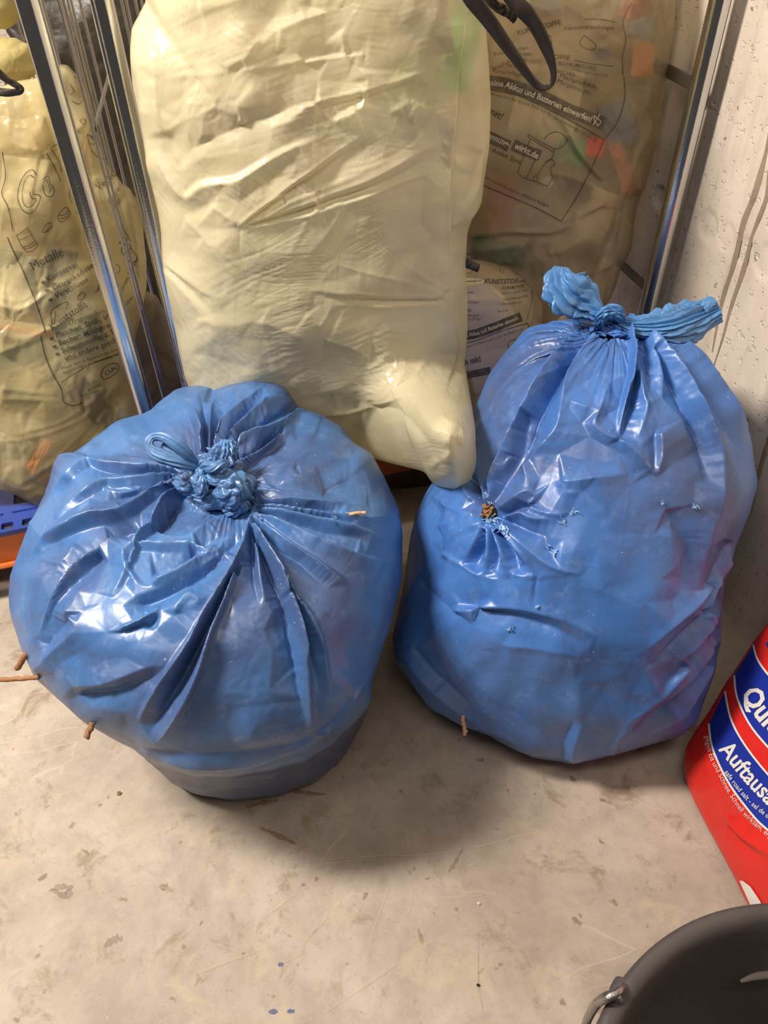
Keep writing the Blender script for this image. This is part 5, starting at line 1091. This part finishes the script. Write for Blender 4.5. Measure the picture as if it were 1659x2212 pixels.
# ================================================================== ROLL CAGES
def tube_between(name, p0, p1, r, mat, root, n=20, name2=None):
    V, Fc = sweep(np.array([p0, p1]), [r, r], n, 8, updir=(0.3, 1, 0.1)); return part(name, V, Fc, mat, root)
def post(root, u, v, y, z0, z1, r=.0175):
    x = ray(u, v); X = x[0]/x[1]*y
    prof = [(z0, .001), (z0, r*.97), (z0+.004, r), (z1-.004, r), (z1, r*.9), (z1, .001)]; n = 40; V = []
    for z, rr in prof:
        for k in range(n): 
            t = 2*math.pi*k/n; q = rr*(1-.04*max(0, math.cos(4*t))**30)
            V.append((X+q*math.cos(t), y+q*math.sin(t), z))
    return part('post', np.array(V), grid_faces(n, len(prof)), M['steel'], root), X
def bar(name, p0, p1, w, th, mat, root):
    p0 = Vector(p0); p1 = Vector(p1); d = (p1-p0); bm = bmesh.new(); bm_box(bm, (0, -th/2, -w/2), (d.length, th/2, w/2), .0015)
    q = Vector((1, 0, 0)).rotation_difference(d.normalized()); 
    for v in bm.verts: v.co = p0+q@v.co
    return bm_obj(name, bm, mat, root)
def deck(root, x0, x1, y0, y1, z, holes):
    cu = bpy.data.curves.new('d', 'CURVE'); cu.dimensions = '2D'; cu.fill_mode = 'BOTH'; cu.extrude = .006
    def poly(pts):
        s = cu.splines.new('POLY'); s.points.add(len(pts)-1); s.use_cyclic_u = True
        for i, (x, y) in enumerate(pts): s.points[i].co = (x, y, 0, 1)
    poly([(x0, y0), (x1, y0), (x1, y1), (x0, y1)])
    for (hx, hy, w, h, r) in holes:
        pts = []
        for cx, cy, a0 in ((hx+w-r, hy+h-r, 0), (hx-w+r, hy+h-r, 90), (hx-w+r, hy-h+r, 180), (hx+w-r, hy-h+r, 270)):
            for k in range(5): a = math.radians(a0+k*22.5); pts.append((cx+r*math.cos(a), cy+r*math.sin(a)))
        poly(pts)
    o = bpy.data.objects.new('d', cu); COL.objects.link(o); dg = bpy.context.evaluated_depsgraph_get()
    me = bpy.data.meshes.new_from_object(o.evaluated_get(dg)); bpy.data.objects.remove(o)
    me.materials.clear(); me.materials.append(M['deck']); d = bpy.data.objects.new('deck', me); COL.objects.link(d); d.location = (0, 0, z-.006)
    d.parent = root; d.matrix_parent_inverse = Matrix.Translation(-Vector(root.location)); return d
M['orange'] = simple('orange_painted_steel', (.62, .145, .028), .5, 0, .5, (60, .4, .003), .18, 18)
cageL = empty('roll_cage', (-.5, 1.39, 0), 'left wire roll cage with blue plastic deck on an orange steel base', 'roll cage')
post(cageL, 60, 0, 1.385, .19, 1.75)
bm = bmesh.new(); bm_box(bm, (-.92, 1.398, .105), (-.10, 1.41, .186), .003); bm_obj('base_frame', bm, M['orange'], cageL)
bm = bmesh.new(); bm_box(bm, (-.92, 1.385, .098), (-.10, 1.41, .106), .002); bm_obj('base_lip', bm, M['orange'], cageL)
for xx in (-.92, -.105):
    bm = bmesh.new(); bm_box(bm, (xx, 1.40, .105), (xx+.01, 2.1, .186), .003); bm_obj('base_frame', bm, M['orange'], cageL)
holes = [(-.470-.0435*k, 1.405+.005, .0125, .009, .004) for k in range(-7, 9)]
holes = [(x, 1.411, w, .010, r) for x, y, w, h, r in holes]+[(-.43, 1.50, .03, .022, .006), (-.53, 1.50, .03, .022, .006), (-.63, 1.50, .03, .022, .006), (-.33, 1.50, .03, .022, .006)]
deck(cageL, -.93, -.095, 1.392, 2.1, .2, holes)
for k, (x0, x1) in enumerate([(-.462, -.395), (-.385, -.31), (-.56, -.48)]): bar('deck_rib', (x0, 1.452, .2015), (x1, 1.452, .2015), .004, .006, M['deck'], cageL)
Mw = bmesh.new()
bm = bmesh.new(); bm_box(bm, (-.93, 2.09, .186), (-.095, 2.1, .22), .002); bm_obj('back_rail', bm, M['flat'], cageL)
for k in range(13):
    x = -.90+k*.0625; tube_between('wire', (x, 2.1, .2), (x, 2.1, 1.72), .0028, M['wire'], cageL, 8)
for k, y in enumerate((1.52, 1.66, 1.80, 1.94)): tube_between('wire', (-.085*1.0, y, .2), (-.085, y, 1.72), .0026, M['wire'], cageL, 8)
for (xw, sl) in ((-.48, 2), (-.80, 2)):
    V, Fc = sweep([(xw-.012, 1.52, .05), (xw+.012, 1.52, .05)], [.05, .05], 36, 6, updir=(0, 0, 1)); part('castor', V, Fc, M['black'], cageL)
    bar('castor_fork', (xw-.02, 1.52, .05), (xw-.02, 1.52, .12), .03, .004, M['flat'], cageL); bar('castor_fork', (xw+.02, 1.52, .05), (xw+.02, 1.52, .12), .03, .004, M['flat'], cageL)
cageM = empty('roll_cage', (.45, 1.38, 0), 'middle wire roll cage between two chrome posts, holding the cream and printed bags', 'roll cage')
post(cageM, 219, 0, 1.42, .19, 1.75); _, xr = post(cageM, 1556, 0, 1.33, .15, 1.75, .0185)
bm = bmesh.new(); bm_box(bm, (-.02, 1.425, .10), (.93, 1.437, .186), .003); bm_obj('base_frame', bm, M['orange'], cageM)
deck(cageM, -.03, .93, 1.42, 2.1, .2, [(.05+.0435*k, 1.437, .0125, .010, .004) for k in range(20)])
bar('side_bar', (.975, 1.345, .956), (.975, 2.05, .956), .024, .004, M['flat'], cageM); bar('side_bar', (.975, 1.345, .553), (.975, 2.05, .553), .024, .004, M['flat'], cageM)
bar('side_bar', (-.095, 1.62, .90), (-.02, 2.08, .94), .012, .003, M['flat'], cageM)
for x0, y in ((130, 2.1), (172, 2.1), (224, 2.1), (262, 2.1), (272, 2.05), (292, 2.1), (305, 2.05)):
    d = ray(x0, 0); x = d[0]/d[1]*y; tube_between('wire', (x, y, .2), (x, y, 1.72), .0036, M['wire'], cageM, 8)
for k in range(12): tube_between('wire', (.12+k*.07, 2.1, .2), (.12+k*.07, 2.1, 1.72), .0028, M['wire'], cageM, 8)
for y in (1.5, 1.62, 1.74, 1.86, 1.98): tube_between('wire', (.975, y, .2), (.975, y, 1.70), .0026, M['wire'], cageM, 8)
for xw in (.08, .85):
    V, Fc = sweep([(xw-.012, 1.55, .05), (xw+.012, 1.55, .05)], [.05, .05], 36, 6, updir=(0, 0, 1)); part('castor', V, Fc, M['black'], cageM)
    bar('castor_fork', (xw-.02, 1.55, .05), (xw-.02, 1.55, .19), .03, .004, M['flat'], cageM); bar('castor_fork', (xw+.02, 1.55, .05), (xw+.02, 1.55, .19), .03, .004, M['flat'], cageM)

# ================================================================== SALT SACK
M['salt'] = simple('glossy_red_film', (.68, .024, .018), .33, 0, .5, (60, .25, .004), .08, 10)
PS = [(1488, 1610), (1510, 1575), (1532, 1545), (1565, 1490), (1600, 1436), (1628, 1393), (1662, 1348), (1700, 1300), (1800, 1190), (1960, 1150), (2120, 1300), (2150, 1550), (2080, 1850), (1900, 2060), (1720, 2080), (1640, 1990), (1612, 1942), (1590, 1895), (1560, 1840), (1530, 1785), (1500, 1725), (1484, 1680), (1480, 1640)]
bagS = empty('road_salt_sack', (.80, .45, 0), 'red and blue road salt sack leaning on the wall at the right edge', 'bag')
FS = [(7, 9, 9, [(1575, 1770), (1600, 1800), (1640, 1830), (1700, 1870)]), (-5, 12, 12, [(1570, 1785), (1600, 1820), (1650, 1855)]), (4, 14, 14, [(1600, 1720), (1640, 1790), (1700, 1850)]), (4, 12, 12, [(1560, 1640), (1580, 1720), (1620, 1780)]), (4, 16, 16, [(1520, 1600), (1540, 1680), (1580, 1760)])]
# plane through the lower edge on the floor, leaning back to the wall
pA = onz(1482, 1650, .02); pB = onz(1606, 1925, .02); pCc = onx(1659, 1350, .875)
pn = np.cross(pB-pA, pCc-pA); pn /= np.linalg.norm(pn)
V, Fc = pillow(PS, pA, pn, .05, .05, FS, nr=110, na=420, seed=71, crump=.25, fine=.7, power=.5)
V[:, 0] = np.minimum(V[:, 0], WX-.004)
filmS = part('film', V, Fc, M['salt'], bagS); bvS = bvh_of(filmS)
Print().poly([(1628, 1393), (1637, 1424), (1659, 1456), (1700, 1500), (1760, 1545), (1720, 1680), (1659, 1613), (1619, 1563), (1593, 1506), (1587, 1459)], 7).poly([(1567, 1493), (1580, 1554), (1611, 1611), (1659, 1672), (1720, 1730), (1700, 1830), (1659, 1793), (1628, 1763), (1576, 1693), (1541, 1619), (1532, 1563)], 7).poly([(1654, 1390), (1662, 1384), (1690, 1400), (1690, 1425), (1664, 1410)], 7).lay('printed_band', bvS, M['saltblue'], bagS, .0012)
p = Print()
for q in ([(1628, 1393), (1637, 1424), (1659, 1456), (1700, 1500)], [(1587, 1459), (1593, 1506), (1619, 1563), (1659, 1613), (1710, 1665)], [(1567, 1493), (1580, 1554), (1611, 1611), (1659, 1672), (1710, 1722)], [(1532, 1563), (1541, 1619), (1576, 1693), (1628, 1763), (1659, 1793), (1700, 1828)]): p.line(q, 4.2)
p.text('Quick', [(1600, 1498), (1613, 1520), (1648, 1566), (1720, 1640)], 62, .03, 0, .95)
p.text('Auftausalz', [(1553, 1620), (1580, 1652), (1614, 1693), (1660, 1740), (1720, 1800)], 50, .02, 0, .92)
p.text('safe road salt - sel de déneigement', [(1565, 1668), (1590, 1702), (1622, 1738), (1659, 1768), (1720, 1820)], 15, .004, 0, .98)
p.text('gegen Eis und Schnee. Schnell wirksam, ergiebig', [(1524, 1590), (1532, 1632), (1552, 1674), (1575, 1716), (1602, 1755), (1635, 1787), (1665, 1812), (1720, 1850)], 15.5, -.004, 0, 1.0)
p.poly([(1598, 1902), (1606, 1903), (1622, 1915), (1642, 1945), (1660, 1985), (1650, 1998), (1622, 1955)], 8)
p.lay('printed_lettering', bvS, M['white'], bagS, .0024)

# ================================================================== BUCKET
M['tub'] = simple('black_rubbery_plastic', (.068, .058, .057), .50, 0, .45, (25, .35, .006), .35, 7)
M['tubdust'] = M['tub']
BR = .319; bc = np.array([.4962, -.0696]); BZ = .30
tub = empty('mortar_tub', (bc[0], bc[1], 0), 'round black plastic mortar tub with a bent steel carrying handle, bottom right', 'bucket')
prof = [(.0, .001), (.0, .235), (.004, .245), (BZ-.05, BR-.035), (BZ-.03, BR-.022), (BZ-.028, BR-.004), (BZ-.012, BR), (BZ-.002, BR-.003), (BZ, BR-.009), (BZ-.001, BR-.018), (BZ-.008, BR-.025), (BZ-.02, BR-.030), (BZ-.055, BR-.040), (.012, .228), (.010, .001)]
n = 160; V = []
for z, r in prof:
    for k in range(n):
        t = 2*math.pi*k/n; V.append((bc[0]+r*math.cos(t), bc[1]+r*math.sin(t), z))
part('tub_wall', np.array(V), grid_faces(n, len(prof)), M['tub'], tub)
# grip pocket moulded inside the rim
def tub_pt(u, v, z): return onz(u, v, z)
gp = [tub_pt(u, v, .262) for u, v in [(1565, 2022), (1600, 2006), (1659, 1996), (1720, 1996), (1790, 2010)]]
V, Fc = sweep(gp, [.002, .008, .011, .010, .003], 20, 60, flat=.6); part('grip_rib', V, Fc, M['tub'], tub)
gp = [tub_pt(u, v, .25) for u, v in [(1600, 2120), (1640, 2108), (1700, 2106), (1780, 2115)]]
V, Fc = sweep(gp, [.002, .005, .005, .002], 16, 50, flat=.5); part('moulded_ring', V, Fc, M['tub'], tub)
# handle hook through the ear
hz = .285
hp = [onz(1262, 2225, .23), onz(1272, 2196, .25), onz(1290, 2168, .28), onz(1312, 2152, .30), onz(1332, 2152, .305), onz(1340, 2172, .29), onz(1334, 2200, .27), onz(1330, 2230, .25)]
V, Fc = sweep(hp, [.0055]*8, 20, 90, crumple=.06); part('handle', V, Fc, M['steelh'] if 'steelh' in M else M.setdefault('steelh', simple('dull_steel_wire', (.45, .43, .42), .38, 1., .5, (120, .6, .004))), tub)
hp = [onz(1290, 2168, .28)+[-.002, .0, .004], onz(1312, 2156, .312), onz(1338, 2140, .31), onz(1350, 2132, .295)]
V, Fc = sweep(hp, [.005]*4, 16, 40); part('handle', V, Fc, M['steelh'], tub)
V, Fc = sweep([onz(1352, 2120, .288), onz(1345, 2150, .288), onz(1352, 2178, .28)], [.012, .017, .012], 20, 30, flat=.7); part('handle_ear', V, Fc, M['tub'], tub)

# small floor litter
M['leaf'] = simple('dry_leaf_scrap', (.28, .17, .06), .8, 0, .3, None, .3, 80)
for k, (u, v, l) in enumerate([(257, 1714, 'tiny dry leaf scrap on the floor below the squat blue sack'), (1034, 1952, 'tiny pale crumb on the open floor'), (1033, 2128, 'tiny dark crumb near the bottom of the picture')]):
    P0 = onz(u, v, .003); s = .0035 if k == 0 else .002
    o = crumpled_pack('floor_crumb', P0, s, s*1.3, .001, .5*k, [M['leaf'], M['white'], M['hole']][k], l, 'litter', 80+k, 8)
